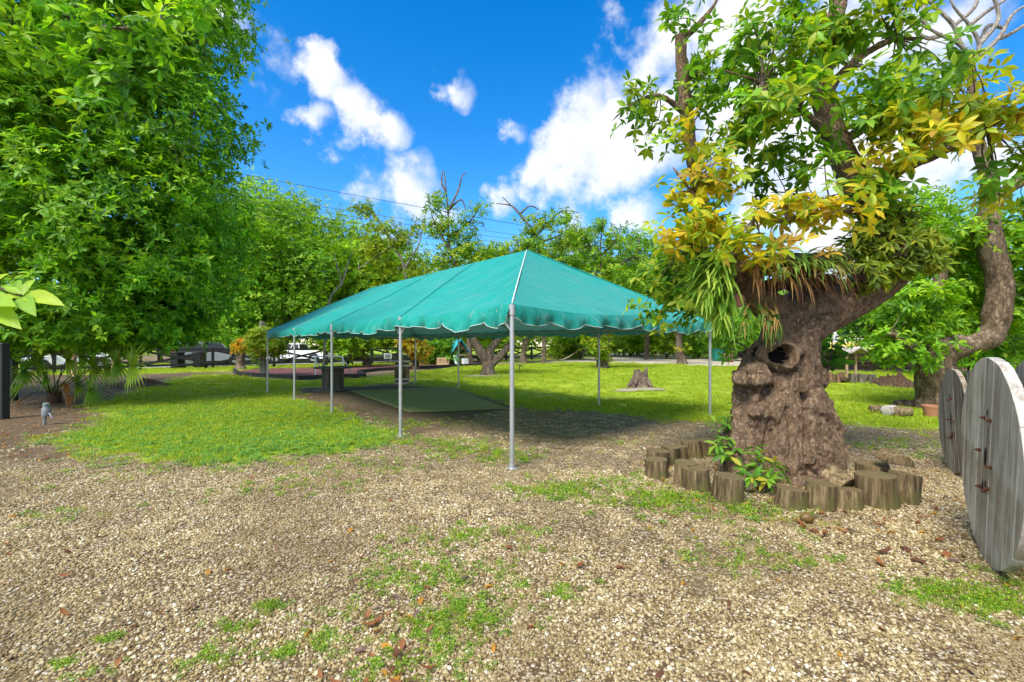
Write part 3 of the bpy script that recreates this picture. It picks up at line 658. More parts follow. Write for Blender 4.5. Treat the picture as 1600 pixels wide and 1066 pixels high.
for w in (0, TW_):
    for i, t_ in enumerate(KE):
        top = tp(t_, w, TE-.03); b = gpt(top.x, top.y)
        m = M(); m.tube([b, top], .03, 12); p = m.obj('pole', MT['galv'], tent, smooth=True)
        m = M(); m.lathe([(.075, 0), (.075, .008), (.04, .012), (.038, .06)], b, 12); m.obj('foot_plate', MT['galv'], p)
        m = M(); m.lathe([(.042, -.11), (.042, .02)], top, 12); m.obj('corner_fitting', MT['galv'], p, smooth=True)
        s1 = 1 if w == 0 else -1
        if i < 4: m = M(); m.bar(top+Vector((0, 0, -.32)), top+Vector((TU.x*.3, TU.y*.3, -.03)), .02); m.obj('brace', MT['galv'], p)
        if i > 0: m = M(); m.bar(top+Vector((0, 0, -.32)), top+Vector((-TU.x*.3, -TU.y*.3, -.03)), .02); m.obj('brace', MT['galv'], p)
        if i < 4: pipe('eave_pipe', tp(t_, w+s1*.05, TE-.13), tp(KE[i+1], w+s1*.05, TE-.13))
        pipe('rafter', tp(t_, w, TE-.09), tp(KR[i], TW_/2, RZ-.14))
    m = M()
for i in range(4): pipe('ridge_pipe', tp(KR[i], TW_/2, RZ-.14), tp(KR[i+1], TW_/2, RZ-.14))
for t_, q_ in ((0, .05), (TL, -.05)): pipe('eave_pipe', tp(t_+q_, 0, TE-.15), tp(t_+q_, TW_, TE-.15))
for w in (0, TW_):   # tie straps along the eaves
    for k in range(1, 26):
        t_ = TL*k/26; m = M(); m.bar(tp(t_, w+(.05 if w == 0 else -.05), TE-.15), tp(t_, w+(.05 if w == 0 else -.05), TE-.25), .018, .005); m.obj('tie_strap', MT['hem'], tent)

# ------------------------------------------------------------------ foliage
T2 = (np.array([(0, 0, 0), (.5, .45, .06), (0, 1, -.04), (-.5, .45, .06)]), np.array([(0, 1, 2), (0, 2, 3)]))
T8 = (np.array([(0, 0, 0), (.40, .28, .04), (.5, .58, .03), (0, 1, -.16), (-.5, .58, .03), (-.40, .28, .04), (0, .28, 0.0), (0, .58, -.02)]),
      np.array([(0, 1, 6), (0, 6, 5), (1, 2, 7), (1, 7, 6), (6, 7, 4), (6, 4, 5), (2, 3, 7), (7, 3, 4)]))
def unit(a): return a/np.maximum(np.linalg.norm(a, axis=-1, keepdims=True), 1e-9)
def rosettes(rg, C, A, k, ll, wr, th=(50, 95), droop=.15):
    n = len(C); A = unit(A); ref = np.where(np.abs(A[:, 2:3]) < .9, np.array([[0, 0, 1.]]), np.array([[1., 0, 0]]))
    t1 = unit(np.cross(A, ref)); t2 = np.cross(A, t1)
    ph = (np.arange(k)[None]*2.4+rg.uniform(0, 6.28, (n, 1))+rg.normal(0, .25, (n, k))); thv = np.radians(rg.uniform(th[0], th[1], (n, k)))
    D = A[:, None]*np.cos(thv)[..., None]+(t1[:, None]*np.cos(ph)[..., None]+t2[:, None]*np.sin(ph)[..., None])*np.sin(thv)[..., None]
    D[..., 2] -= droop*rg.uniform(.3, 1.6, (n, k)); D = unit(D)
    Nn = A[:, None]-D*np.sum(A[:, None]*D, -1, keepdims=True)+rg.normal(0, .25, (n, k, 3)); Nn = unit(Nn-D*np.sum(Nn*D, -1, keepdims=True))
    L = ll*rg.uniform(.65, 1.2, (n, k)); P = C[:, None]+D*L[..., None]*.08
    return dict(P=P.reshape(-1, 3), D=D.reshape(-1, 3), N=Nn.reshape(-1, 3), L=L.ravel(), W=(L*wr*rg.uniform(.8, 1.2, (n, k))).ravel())
def leaf_geo(q, T):
    S = np.cross(q['D'], q['N']); tv, tf = T; n = len(q['P'])
    V = q['P'][:, None]+S[:, None]*(tv[None, :, 0:1]*q['W'][:, None, None])+q['D'][:, None]*(tv[None, :, 1:2]*q['L'][:, None, None])+q['N'][:, None]*(tv[None, :, 2:3]*q['L'][:, None, None])
    F = tf[None]+(np.arange(n)*len(tv))[:, None, None]
    return V.reshape(-1, 3), F.reshape(-1, 3), np.repeat(q['C'], len(tv), axis=0)
def blob_pts(rg, blobs, n, clump, per, shell=.45):
    """clumps spread through the outer part of several ellipsoids -> rosette centres, outward axes, clump id"""
    B = np.array([b[:6] for b in blobs], float); wt_ = np.array([b[6] if len(b) > 6 else 1 for b in blobs])*(B[:, 3]*B[:, 4]+B[:, 3]*B[:, 5]+B[:, 4]*B[:, 5]); wt_ = wt_/wt_.sum()
    bi = rg.choice(len(B), n, p=wt_); d = unit(rg.normal(size=(n, 3))); rf = 1-shell*rg.rand(n)**1.4
    c0 = B[bi, :3]+d*B[bi, 3:6]*rf[:, None]
    c0 += (wav(c0, 1.1/np.mean(B[:, 3]), 3)*.18)[:, None]*d*B[bi, 3:6]
    c = np.repeat(c0, per, axis=0)+rg.normal(0, clump*.5, (n*per, 3))*np.array([1, 1, .7])
    ax = np.repeat(d, per, axis=0)*.7+np.array([0, 0, .55])+rg.normal(0, .35, (n*per, 3))
    return c, ax, np.repeat(np.arange(n), per), c0
def paint(rg, q, pal, cid, k):
    pal = np.array(pal); n = len(q['P']); ncl = cid.max()+1
    base = rg.randint(0, len(pal), ncl); pick = np.where(rg.rand(n) < .6, np.repeat(base[cid], k), rg.randint(0, len(pal), n))
    q['C'] = pal[pick]*np.repeat(rg.uniform(.8, 1.2, ncl)[cid], k)[:, None]*rg.uniform(.82, 1.18, (n, 1))
def leaf_template(st=6):
    ts = np.linspace(0, 1, st+1); V = []; F = []
    for t_ in ts:
        w = .5*math.sin(math.pi*min(1, max(0, t_))**.85)**.75; z = .05*math.sin(t_*2.6)-.17*t_**2
        V += [(-w, t_, z+w*.14), (0, t_, z), (w, t_, z+w*.10)]
    for i in range(st):
        for j in (0, 1): F += [(3*i+j, 3*i+j+1, 3*i+j+4), (3*i+j, 3*i+j+4, 3*i+j+3)]
    return np.array(V), np.array(F)
TH = leaf_template()
LEAFMESH = {}
def leaf_proto(col, wr):
    key = (tuple(np.round(col, 3)), wr)
    if key not in LEAFMESH:
        tv, tf = TH; me = np_mesh('leaf', tv*np.array([wr, 1, 1]), tf, np.tile(np.array(col), (len(tv), 1))); me.materials.append(MT['leaf']); me.polygons.foreach_set('use_smooth', [True]*len(me.polygons)); LEAFMESH[key] = me
    return LEAFMESH[key]
def subset(q, m): return {k: v[m] for k, v in q.items()}
def leaf_objects(q, parent, wr, pal, name='leaf'):
    o0 = np.array(ORG[parent.name]); S = np.cross(q['D'], q['N']); pal = np.array(pal)
    for i in range(len(q['P'])):
        c = pal[np.argmin(np.abs(pal-q['C'][i]).sum(1))]
        o = bpy.data.objects.new(name, leaf_proto(c, wr)); COL.objects.link(o); o.parent = parent
        mt = Matrix.Identity(4)
        for r_ in range(3):
            mt[r_][0] = S[i, r_]*q['L'][i]; mt[r_][1] = q['D'][i, r_]*q['L'][i]; mt[r_][2] = q['N'][i, r_]*q['L'][i]; mt[r_][3] = q['P'][i, r_]-o0[r_]
        o.matrix_basis = mt
def crown(parent, blobs, n, per, k, ll, wr, pal, seed, clump=.5, shell=.45, lod=T2, mat='leaf_far', droop=.15, n_obj=0, name='crown', th=(50, 95), culled=None):
    rg = np.random.RandomState(seed); c, ax, cid, c0 = blob_pts(rg, blobs, n, clump, per, shell)
    q = rosettes(rg, c, ax, k, ll, wr, th, droop); paint(rg, q, pal, cid, k)
    m = q['P'][:, 2] > 0.05
    if culled is not None: m &= culled(q['P'])
    q = subset(q, m)
    if n_obj:
        P = q['P']; px = 800+P[:, 0]/P[:, 1]*FPX; py = HOR-(P[:, 2]-EYE)/P[:, 1]*FPX
        vis = (px > 0) & (px < 1600) & (py > 0) & (py < 1066); sc = np.where(vis, P[:, 1]/q['L'], 1e9); idx = np.argsort(sc)[:n_obj]
        mk = np.zeros(len(P), bool); mk[idx] = True; leaf_objects(subset(q, mk), parent, wr, pal); q = subset(q, ~mk)
    V, F, C = leaf_geo(q, lod); me = np_mesh(name, V-np.array(ORG[parent.name]), F, C); me.materials.append(MT[mat])
    o = link(name, me, parent)
    if n_obj: o['kind'] = 'stuff'
    return o, c0
def limbs(parent, paths, mat, name='limb', n=9, lump=.12, k=5, jit=.05):
    out = []
    for i, p in enumerate(paths):
        a, r_ = smooth_path(p, k, jit, i); m = M(); m.tube(a, r_, n, True, lump, i); out.append(m.obj(name, MT[mat], parent, smooth=True))
    return out
def twigs(parent, anchors, c0, mat, seed, frac=.5, r0=.018, name='twigs', maxn=60):
    """thin branches from the nearest anchor point of the limbs to leaf clumps, joined as one part"""
    rg = random.Random(seed); m = M(); A = [Vector(a) for a in anchors]; cs = list(c0); rg.shuffle(cs)
    for c in cs[:min(maxn, int(len(cs)*frac))]:
        c = Vector(c); a = min(A, key=lambda q: (q-c).length); mid = a.lerp(c, .5)+Vector((rg.uniform(-1, 1), rg.uniform(-1, 1), rg.uniform(-.2, 1)))*.12*(c-a).length
        p, r_ = smooth_path([(a, r0), (mid, r0*.65), (c, r0*.3)], 3); m.tube(p, r_, 5, False)
    if not m.v: return
    o = m.obj(name, MT[mat], parent, smooth=True); o['kind'] = 'stuff'; return o
def B(px, py, d, rpx, rpz=None, ry=None, w=1):
    """ellipsoid centred on the line of sight through a pixel at a distance d, radii in metres from pixel radii"""
    c = W(px, py, d); rx = rpx/FPX*d; rz = (rpz or rpx)/FPX*d; return (c.x, c.y, c.z, rx, ry or rx, rz, w)
G_BRIGHT = [(0.11, 0.23, 0.010), (0.16, 0.30, 0.012), (0.22, 0.35, 0.013), (0.07, 0.17, 0.012)]
G_DENSE = [(0.085, 0.23, 0.012), (0.13, 0.30, 0.014), (0.18, 0.36, 0.016), (0.065, 0.17, 0.012), (0.24, 0.39, 0.018)]
G_YEL = [(0.15, 0.25, 0.012), (0.20, 0.27, 0.014), (0.11, 0.20, 0.012), (0.26, 0.29, 0.02)]
G_HERO = [(0.10, 0.23, 0.018), (0.15, 0.29, 0.02), (0.065, 0.16, 0.015), (0.22, 0.34, 0.022), (0.28, 0.34, 0.022)]
Y_HERO = [(0.42, 0.38, 0.02), (0.34, 0.37, 0.02), (0.48, 0.37, 0.02), (0.34, 0.22, 0.03), (0.28, 0.36, 0.025), (0.20, 0.31, 0.025)]

# ------------------------------------------------------------------ trees
def tree(name, label, base, cat='tree', group=None): return thing(name, base, label, cat, group)
# the great dense tree filling the left side
b0 = gpt(-17.2, 14.2)
t = tree('dense_tree', 'huge dense glossy green tree filling the left side', b0)
LB = [B(60, 60, 12.5, 200), B(240, 60, 13, 112), B(265, 190, 13, 100), B(60, 260, 12.5, 180), B(200, 330, 12.5, 130), B(300, 340, 14, 85, 80), B(60, 440, 12, 140, 90), B(200, 450, 12.8, 105, 80), B(275, 440, 14, 70, 80),
      B(-180, 200, 13, 260), B(130, -140, 13, 240), B(120, 500, 12.0, 90, 42, None, 1.4), B(225, 495, 13.0, 66, 42, None, 1.3), B(20, 500, 11.8, 80, 50, None, 1.3), B(270, 490, 14, 50, 44), B(160, 520, 13, 70, 26, None, 1.5)]
tr = [(b0, .42), (b0+Vector((.3, 0, 1.6)), .34), (W(0, 330, 13.8), .26), (W(90, 130, 13.4), .16), (W(110, -60, 13.2), .07)]
a, r_ = smooth_path(tr, 6, .05); m = M(); m.tube(a, r_, 14, True, .15); m.obj('trunk', MT['bark'], t, smooth=True)
LL = [[(W(60, 330, 13.6), .2), (W(180, 250, 13.4), .12), (W(300, 180, 13), .04)], [(W(70, 260, 13.5), .16), (W(200, 120, 13.4), .09), (W(320, 60, 13), .03)], [(W(40, 420, 13.6), .17), (W(180, 430, 13.4), .1), (W(300, 400, 14), .03)],
      [(W(60, 330, 13.6), .16), (W(-120, 240, 13), .1), (W(-250, 120, 12), .03)], [(W(90, 130, 13.4), .1), (W(120, 30, 11), .07), (W(140, 40, 8.5), .045), (W(200, 45, 6.4), .02)]]
limbs(t, LL, 'bark'); anch = [p for l in LL for p, _ in l]
o, c0 = crown(t, LB, 3500, 10, 7, .195, .36, G_DENSE, 11, .62, .38, T2, 'leaf', .22, 300, culled=lambda P: (P[:, 2] > 1.42+.25*np.sin(P[:, 0]*3)*np.sin(P[:, 1]*5)))
twigs(t, anch, c0, 'bark', 3, .08, .03, maxn=110)
# overhanging nearer branch of the same tree
NB = [B(95, 35, 6.6, 110, 45, .7), B(210, 55, 6.8, 75, 42, .6), B(180, 110, 6.7, 80, 35, .5), B(30, 60, 6.5, 70, 50, .6), B(170, 180, 6.8, 55, 28, .4), B(290, 25, 7.2, 55, 30, .5)]
o, c1 = crown(t, NB, 64, 3, 7, .21, .34, G_DENSE+[(0.17, .31, .02)], 12, .28, .8, T8, 'leaf', .25, 0, name='overhanging_branch_leaves')
twigs(t, [W(200, 45, 6.4), W(140, 40, 7.5), W(60, 20, 7), W(100, 25, 6.6), W(250, 30, 6.7), W(160, 75, 6.6), W(170, 130, 6.7), W(20, 40, 6.6)], c1, 'bark', 4, .35, .010, 'overhanging_twigs')

# background trees
def bg_tree(name, label, base, trunk, lim, blobs, n, per, k, ll, pal, seed, clump=.6, shell=.5, bark='bark_dark', group='trees beyond the tent', wr=.42, tw=.3, droop=.15, lod=T2):
    t = tree(name, label, base, group=group)
    if trunk:
        a, r_ = smooth_path(trunk, 5, .06, seed); m = M(); m.tube(a, r_, 11, True, .25, seed); m.obj('trunk', MT[bark], t, smooth=True)
    if lim: limbs(t, lim, bark, n=7)
    an = [p for p, _ in (trunk or [])[1:]]+[p for l in lim for p, _ in l]
    o, c0 = crown(t, blobs, n, per, k, ll, wr, pal, seed, clump, shell, lod, droop=droop)
    if an: twigs(t, an, c0, bark, seed, tw, .02, maxn=45)
    return t
def simple_tree(name, label, px, py, d, hpx, rad, blobs, n, pal, seed, ll=.22, clump=.9, per=7, **kw):
    """tree standing at distance d under pixel px; trunk to the middle of its crown"""
    x = (px-800)/FPX*d; b = gpt(x, d); top = W(px+random.Random(seed).uniform(-10, 10), hpx, d)
    lim = [[(b.lerp(top, .6), rad*.6), (b.lerp(Vector(bb[:3]), .8)+Vector((0, 0, .3)), rad*.35), (Vector(bb[:3]), rad*.12)] for bb in blobs[:5]]
    return bg_tree(name, label, b, [(b, rad*1.25), (b+Vector((0, 0, .5)), rad), (b.lerp(top, .6), rad*.75), (top, rad*.3)], lim, blobs, n, per, 6, ll, pal, seed, clump, **kw)
simple_tree('broadleaf_tree', 'dark green broad tree left of the tent above the fence', 330, 0, 43, 420, .34, [B(320, 440, 43, 75, 62), B(300, 380, 43.5, 70, 60), B(370, 400, 43.5, 62, 66), B(270, 480, 42, 60, 40), B(380, 470, 43, 52, 45), B(330, 505, 42.5, 70, 24)], 800, G_DENSE, 21, .42, 1.3)
simple_tree('broadleaf_tree', 'bright green rounded tree directly above the pickup truck', 445, 0, 48, 420, .34, [B(430, 400, 48, 66, 70), B(490, 430, 48, 62, 60), B(400, 460, 47.5, 56, 52), B(460, 485, 47.5, 75, 34), B(430, 345, 49, 50, 40)], 760, G_BRIGHT+[(.13, .28, .015)], 22, .44, 1.4)
simple_tree('broadleaf_tree', 'leafy green tree rising behind the tent ridge left end', 555, 0, 52, 430, .34, [B(550, 430, 52, 62, 58), B(520, 480, 51, 58, 36), B(600, 460, 52, 52, 42), B(590, 410, 52.5, 45, 40), B(630, 490, 52, 50, 30)], 620, G_BRIGHT, 23, .46, 1.4)
t = simple_tree('hill_tree', 'tall yellow green tree mass highest behind the power lines', 440, 0, 60, 360, .4, [B(395, 340, 60, 60, 60), B(450, 352, 60, 62, 58), B(510, 368, 61, 56, 52), B(570, 392, 62, 55, 48), B(380, 400, 59, 70, 80), B(470, 430, 60, 90, 60)], 1000, G_BRIGHT+[(.25, .36, .012), (.20, .32, .012)], 24, .46, 1.6)
simple_tree('hill_tree', 'tree mass sloping down to the right behind the power lines', 625, 0, 62, 440, .4, [B(620, 420, 62, 50, 40), B(660, 450, 62, 50, 40), B(600, 470, 62, 60, 45), B(690, 480, 62, 60, 36)], 560, G_BRIGHT, 25, .46, 1.5)
# thin straggly trees against the sky
def straggly(label, base_px, d, trunk_px, lim_px, blobs, n, pal, seed, bark='bark', rad=.19, ll=.34, per=5, clump=.8, shell=.9):
    b = gpt((base_px-800)/FPX*d, d); k = len(trunk_px); tr = [(b, rad*1.3)]+[(W(x, y, d), rad*(1-.8*(i+1)/k)) for i, (x, y) in enumerate(trunk_px)]
    lim = [[(W(x, y, d+random.Random(seed+i+j).uniform(-.5, .5)), max(.02, rad*.55*(1-j/len(l)))) for j, (x, y) in enumerate(l)] for i, l in enumerate(lim_px)]
    return bg_tree('straggly_tree', label, b, tr, lim, blobs, n, per, 6, ll, pal, seed, clump, shell, bark, 'thin trees against the sky', .4, .6, .3)
straggly('leaning pale branched tree left of the tent ridge with drooping leaves', 650, 40, [(640, 500), (632, 420), (612, 380), (585, 335), (568, 322)], [[(632, 420), (655, 380), (660, 345)], [(612, 385), (590, 400), (560, 420)]],
         [B(572, 330, 40, 22, 12), B(600, 355, 40, 26, 16), B(625, 375, 40, 28, 18), B(585, 385, 40, 34, 20), B(600, 420, 40, 40, 26), B(655, 355, 40, 14, 10), B(650, 420, 40, 30, 22)], 170, G_YEL, 31, 'bark_pale', .19)
straggly('tall thin tree with bare forked tip above the tent ridge', 735, 40, [(730, 500), (722, 440), (703, 390), (700, 330), (694, 268)], [[(700, 330), (715, 300), (722, 275), (729, 270)], [(697, 300), (690, 285), (692, 266)], [(703, 370), (735, 345), (752, 318)], [(703, 390), (680, 350), (672, 325)], [(700, 330), (720, 312), (728, 330)]],
         [B(683, 320, 40, 20, 24), B(690, 358, 40, 26, 20), B(712, 372, 40, 22, 16), B(748, 322, 40, 14, 14), B(735, 350, 40, 22, 18), B(722, 392, 40, 36, 22), B(690, 410, 40, 34, 22), B(755, 405, 40, 34, 24)], 200, G_HERO, 32, 'bark', .2)
straggly('crooked tree with bare arching twigs above the tent peak', 850, 40, [(850, 500), (845, 420), (838, 370), (812, 335), (785, 308)], [[(812, 335), (800, 322), (775, 318)], [(838, 370), (860, 345), (880, 330), (905, 332)], [(812, 335), (828, 322), (842, 328)], [(838, 380), (870, 370), (900, 350)]],
         [B(825, 362, 40, 22, 14), B(850, 348, 40, 28, 14), B(880, 340, 40, 22, 14), B(830, 385, 40, 36, 16), B(880, 375, 40, 30, 16), B(790, 392, 40, 30, 18), B(800, 420, 40, 50, 20)], 190, G_HERO, 33, 'bark', .19)
straggly('feathery tree with upright twigs right of the tent peak', 950, 40, [(945, 500), (940, 430), (938, 390), (943, 338)], [[(940, 410), (915, 375), (905, 345)], [(940, 400), (965, 370), (970, 350)], [(938, 430), (990, 400), (1000, 372)]],
         [B(940, 352, 40, 14, 18), B(915, 370, 40, 24, 22), B(960, 378, 40, 26, 22), B(935, 400, 40, 36, 22), B(985, 395, 40, 30, 24), B(900, 410, 40, 30, 20), B(960, 430, 40, 50, 22), B(905, 440, 40, 40, 20), B(1010, 430, 40, 36, 30)], 260, G_HERO+G_BRIGHT[:2], 34, 'bark', .19)
t = simple_tree('broadleaf_tree', 'soft green tree behind the right end of the tent', 1010, 0, 48, 420, .26, [B(1000, 395, 48, 40, 40), B(1030, 430, 48, 45, 45), B(985, 450, 48, 40, 30), B(1050, 475, 48, 50, 30), B(1075, 430, 48, 40, 50)], 420, G_HERO[:3]+G_BRIGHT, 26, .42, 1.3)
simple_tree('orchard_tree', 'leafy orchard tree just left of the tent peak behind the thin tree', 760, 0, 50, 440, .24, [B(745, 425, 50, 40, 24), B(790, 432, 50, 40, 24), B(700, 440, 50, 40, 22), B(765, 400, 50, 22, 16)], 230, G_HERO+G_YEL[:1], 27, .40, 1.2)
simple_tree('orchard_tree', 'leafy orchard tree just right of the tent peak', 890, 0, 52, 420, .24, [B(880, 400, 52, 40, 24), B(925, 415, 52, 40, 26), B(850, 405, 52, 28, 20), B(960, 425, 52, 36, 26), B(900, 370, 52, 22, 16)], 260, G_HERO+G_YEL[:1], 28, .40, 1.2)
# bare pale dead sapling in front of the left trees
t = tree('dead_sapling', 'bare whitish dead sapling in front of the green trees', gpt((505-800)/FPX*21, 21))
limbs(t, [[(gpt((505-800)/FPX*21, 21), .06), (W(512, 480, 21), .05), (W(535, 440, 21), .04), (W(545, 405, 21), .02)], [(W(535, 445, 21), .035), (W(528, 420, 21), .03), (W(522, 395, 21), .015)], [(W(540, 425, 21), .02), (W(548, 400, 21), .012), (W(556, 392, 21), .006)]], 'bark_pale', 'branch', 7)
# understory row beyond the lawn seen below the canopy
def lawn_tree(label, px, py, d0, trunk, lim, blobs, n, pal, seed, rad=.2, bark='bark', ll=.24, group='trees on the lawn beyond the tent', per=6, clump=.5):
    b = G(px, py); d = b.y; tr = [(b-Vector((0, 0, .05)), rad*1.45), (b+Vector((0, 0, .25)), rad*1.08)]+[(W(x, y, d), rad*f) for x, y, f in trunk]
    l2 = [[(W(x, y, d+j*.12), rad*f) for j, (x, y, f) in enumerate(l)] for l in lim]
    return bg_tree('lawn_tree', label, b, tr, l2, [B(*bb[:2], d+(bb[4] if len(bb) > 4 else 0), *bb[2:4]) for bb in blobs], n, per, 6, ll, pal, seed, clump, .75, bark, group, .4, .5)
lawn_tree('thick trunked tree on the lawn forking into two cut limbs', 762, 586, 0, [(760, 565, .95), (752, 550, .8), (742, 535, .6), (730, 519, .48), (727, 516, .5)], [[(762, 566, .75), (768, 545, .62), (778, 530, .55), (786, 512, .5)], [(764, 572, .7), (778, 560, .6), (788, 549, .55), (796, 541, .5)], [(742, 538, .3), (720, 500, .2), (710, 470, .1)], [(784, 515, .4), (800, 480, .25), (810, 450, .12)]],
          [(735, 490, 40, 18), (790, 480, 45, 20), (760, 460, 50, 22), (700, 480, 30, 18)], 130, G_HERO, 41, .36, 'bark', .24)
lawn_tree('slim tree beside the hammock on the far lawn', 818, 568, 0, [(817, 555, .9), (820, 540, .9), (826, 525, .7), (836, 505, .5)], [[(820, 540, .5), (812, 520, .4), (800, 500, .3)]], [(812, 520, 22, 12), (840, 508, 26, 14), (815, 490, 40, 20)], 80, G_YEL+G_HERO, 42, .3, 'bark', .28)
lawn_tree('tree on the far lawn with staghorn leaves wrapped on its trunk', 942, 576, 0, [(942, 558, .95), (947, 540, .7), (955, 522, .5), (965, 508, .4)], [[(940, 552, .6), (932, 530, .5), (925, 505, .3)]], [(930, 530, 22, 26, -.4), (925, 505, 36, 16), (965, 500, 40, 16), (938, 552, 12, 16, -.5)], 150, G_YEL, 43, .36, 'bark', .26)
lawn_tree('bare trunked tree with a yellow plant on it near the sand path', 1066, 569, 0, [(1064, 555, .9), (1061, 540, .8), (1060, 520, .75), (1058, 500, .6)], [], [(1064, 540, 12, 9, -.6), (1050, 500, 30, 16), (1075, 490, 30, 16)], 50, G_YEL+[(.33, .25, .02)], 44, .34, 'bark', .26)
lawn_tree('short tree crowned with orange and yellow bromeliad leaves behind the barrel', 649, 577, 0, [(648, 562, .9), (645, 548, 1.0), (648, 538, 1.1)], [], [(648, 537, 19, 16), (640, 528, 14, 12), (660, 545, 12, 14, -.3)], 95, [(.30, .24, .02), (.22, .25, .02), (.40, .16, .02), (.15, .22, .02), (.34, .27, .03)], 45, .28, 'bark_dark', .34, clump=.35)
lawn_tree('dark bent stumpy tree on the mulch play area', 573, 572, 0, [(571, 560, .9), (566, 550, .85), (570, 543, .8), (578, 538, .8)], [[(570, 545, .5), (562, 530, .3), (558, 515, .15)]], [(565, 518, 22, 10), (595, 515, 26, 12)], 50, G_YEL, 46, .3, 'bark_dark', .28)
lawn_tree('small tree with bright lime leaves at the mulch corner', 413, 588, 0, [(411, 570, 1.0), (408, 555, .9), (407, 525, .6), (410, 502, .5)], [[(409, 565, .5), (420, 545, .4), (428, 530, .2)]], [(405, 545, 16, 22, -.3), (425, 535, 20, 20), (395, 530, 14, 16), (435, 548, 10, 12), (415, 520, 16, 10)], 130, [(.20, .30, .02), (.26, .33, .03), (.14, .25, .02), (.30, .30, .04)], 47, .2, 'bark_pale', .20, per=5, clump=.3)
lawn_tree('little stump like tree topped with orange leaves by the fence', 376, 578, 0, [(376, 565, .9), (378, 552, .9), (381, 542, .8)], [], [(379, 539, 11, 9), (372, 545, 8, 8)], 40, [(.42, .17, .02), (.36, .25, .02), (.25, .25, .02)], 48, .3, 'bark', .24, clump=.25)
# shrubs / hedge beyond
def shrub(label, px, d, blobs, n, pal, seed, ll=.26, group='shrubs along the far boundary', clump=.5, name='shrub', per=6):
    b = gpt((px-800)/FPX*d, d); t = thing(name, b, label, 'shrub', group)
    limbs(t, [[(b, .07), (b+Vector((.1*k, 0, .5)), .05), (Vector(bb[:3]), .02)] for k, bb in enumerate(blobs[:4])], 'bark_dark', 'stem', 6)
    crown(t, blobs, n, per, 6, ll, .42, pal, seed, clump, .6); return t
HP = [G_BRIGHT, G_YEL, G_DENSE, G_HERO]
hl = ['yellow green shrub behind the lime leaved tree', 'green shrub between the bent tree and the bromeliad tree', 'green shrub behind the barrel', 'shrub left of the little playhouse', 'shrub behind the forked tree', 'shrub behind the hammock', 'dark shrub beside the far fence end', 'bushy green shrub at the middle of the far boundary', 'tall green shrub right of the staghorn tree', 'yellow green shrub left of the bare trunked tree', 'shrub behind the green bin', 'shrub just left of the great old trunk']
hx = [(540, 33, 34, 24, 520), (600, 42, 34, 20, 515), (665, 44, 34, 20, 522), (690, 38, 20, 16, 545), (770, 46, 40, 20, 520), (885, 50, 22, 20, 540), (905, 47, 30, 14, 515), (985, 62, 36, 19, 530), (1010, 58, 34, 20, 527), (1040, 50, 26, 20, 528), (1090, 52, 36, 22, 530), (1140, 44, 34, 26, 520)]
for i, (px, d, rx, rz, py) in enumerate(hx):
    shrub(hl[i], px, d, [B(px, py, d, rx, rz), B(px-rx*.6, py+8, d-.5, rx*.6, rz*.75), B(px+rx*.6, py+6, d-.4, rx*.6, rz*.8), B(px+rx*.2, py+rz*.8, d-.6, rx*.7, rz*.6)], 150, HP[i % 4][:3]+G_BRIGHT[:1], 60+i, .34, clump=.8)
for i, (px, d, rx, rz, py, lab) in enumerate([(700, 60, 70, 34, 500, 'tall leafy tree line behind the playhouse'), (820, 64, 70, 36, 498, 'tall leafy tree line behind the hammock'), (940, 66, 70, 34, 500, 'tall leafy tree line behind the staghorn tree'), (1070, 60, 80, 46, 490, 'tall leafy tree line right of the tent corner'), (1180, 52, 70, 50, 490, 'leafy tree line behind the great old trunk'), (560, 52, 70, 40, 500, 'tall leafy tree line behind the pickup truck')]):
    simple_tree('boundary_tree', lab, px, 0, d, py, .22, [B(px, py, d, rx*.7, rz), B(px-rx*.6, py+10, d, rx*.55, rz*.8), B(px+rx*.6, py+6, d, rx*.55, rz*.85), B(px, py+25, d-1, rx*.9, rz*.6)], 300, G_BRIGHT+G_YEL[:2], 80+i, .40, 1.3, group='tree line along the far boundary')

# woods beyond the road and the far lawn, one continuous mass
wd = [B(x, 490+14*math.sin(x), 78, 70, 56) for x in range(-900, 2600, 90)]+[B(x, 522, 74, 60, 22) for x in range(-900, 2600, 70)]
rgw = np.random.RandomState(9); c_, ax_, cid_, _ = blob_pts(rgw, wd, 3700, 1.6, 6, .6); q = rosettes(rgw, c_, ax_, 6, .62, .45); paint(rgw, q, G_BRIGHT+G_DENSE[:2], cid_, 6); q = subset(q, q['P'][:, 2] > .02)
V, F, C = leaf_geo(q, T2); me = np_mesh('distant_wood', V, F, C); me.materials.append(MT['leaf_far']); tag(link('distant_wood', me), 'distant green wood closing the view all along the horizon', 'wood', kind='stuff')
for i, (px, d, rx, rz, py, lab) in enumerate([(40, 40, 70, 40, 500, 'roadside tree behind the far left edge'), (150, 41, 70, 40, 498, 'roadside tree behind the two wooden stakes'), (250, 41, 64, 40, 500, 'roadside tree behind the black bins'), (345, 42, 60, 36, 505, 'roadside tree behind the grey SUV')]):
    simple_tree('roadside_tree', lab, px, 0, d, py, .2, [B(px, py, d, rx*.7, rz), B(px-rx*.6, py+10, d, rx*.55, rz*.8), B(px+rx*.6, py+6, d, rx*.55, rz*.85), B(px, py+28, d-1, rx*.9, rz*.55)], 260, G_DENSE, 95+i, .36, 1.1, group='trees across the road')

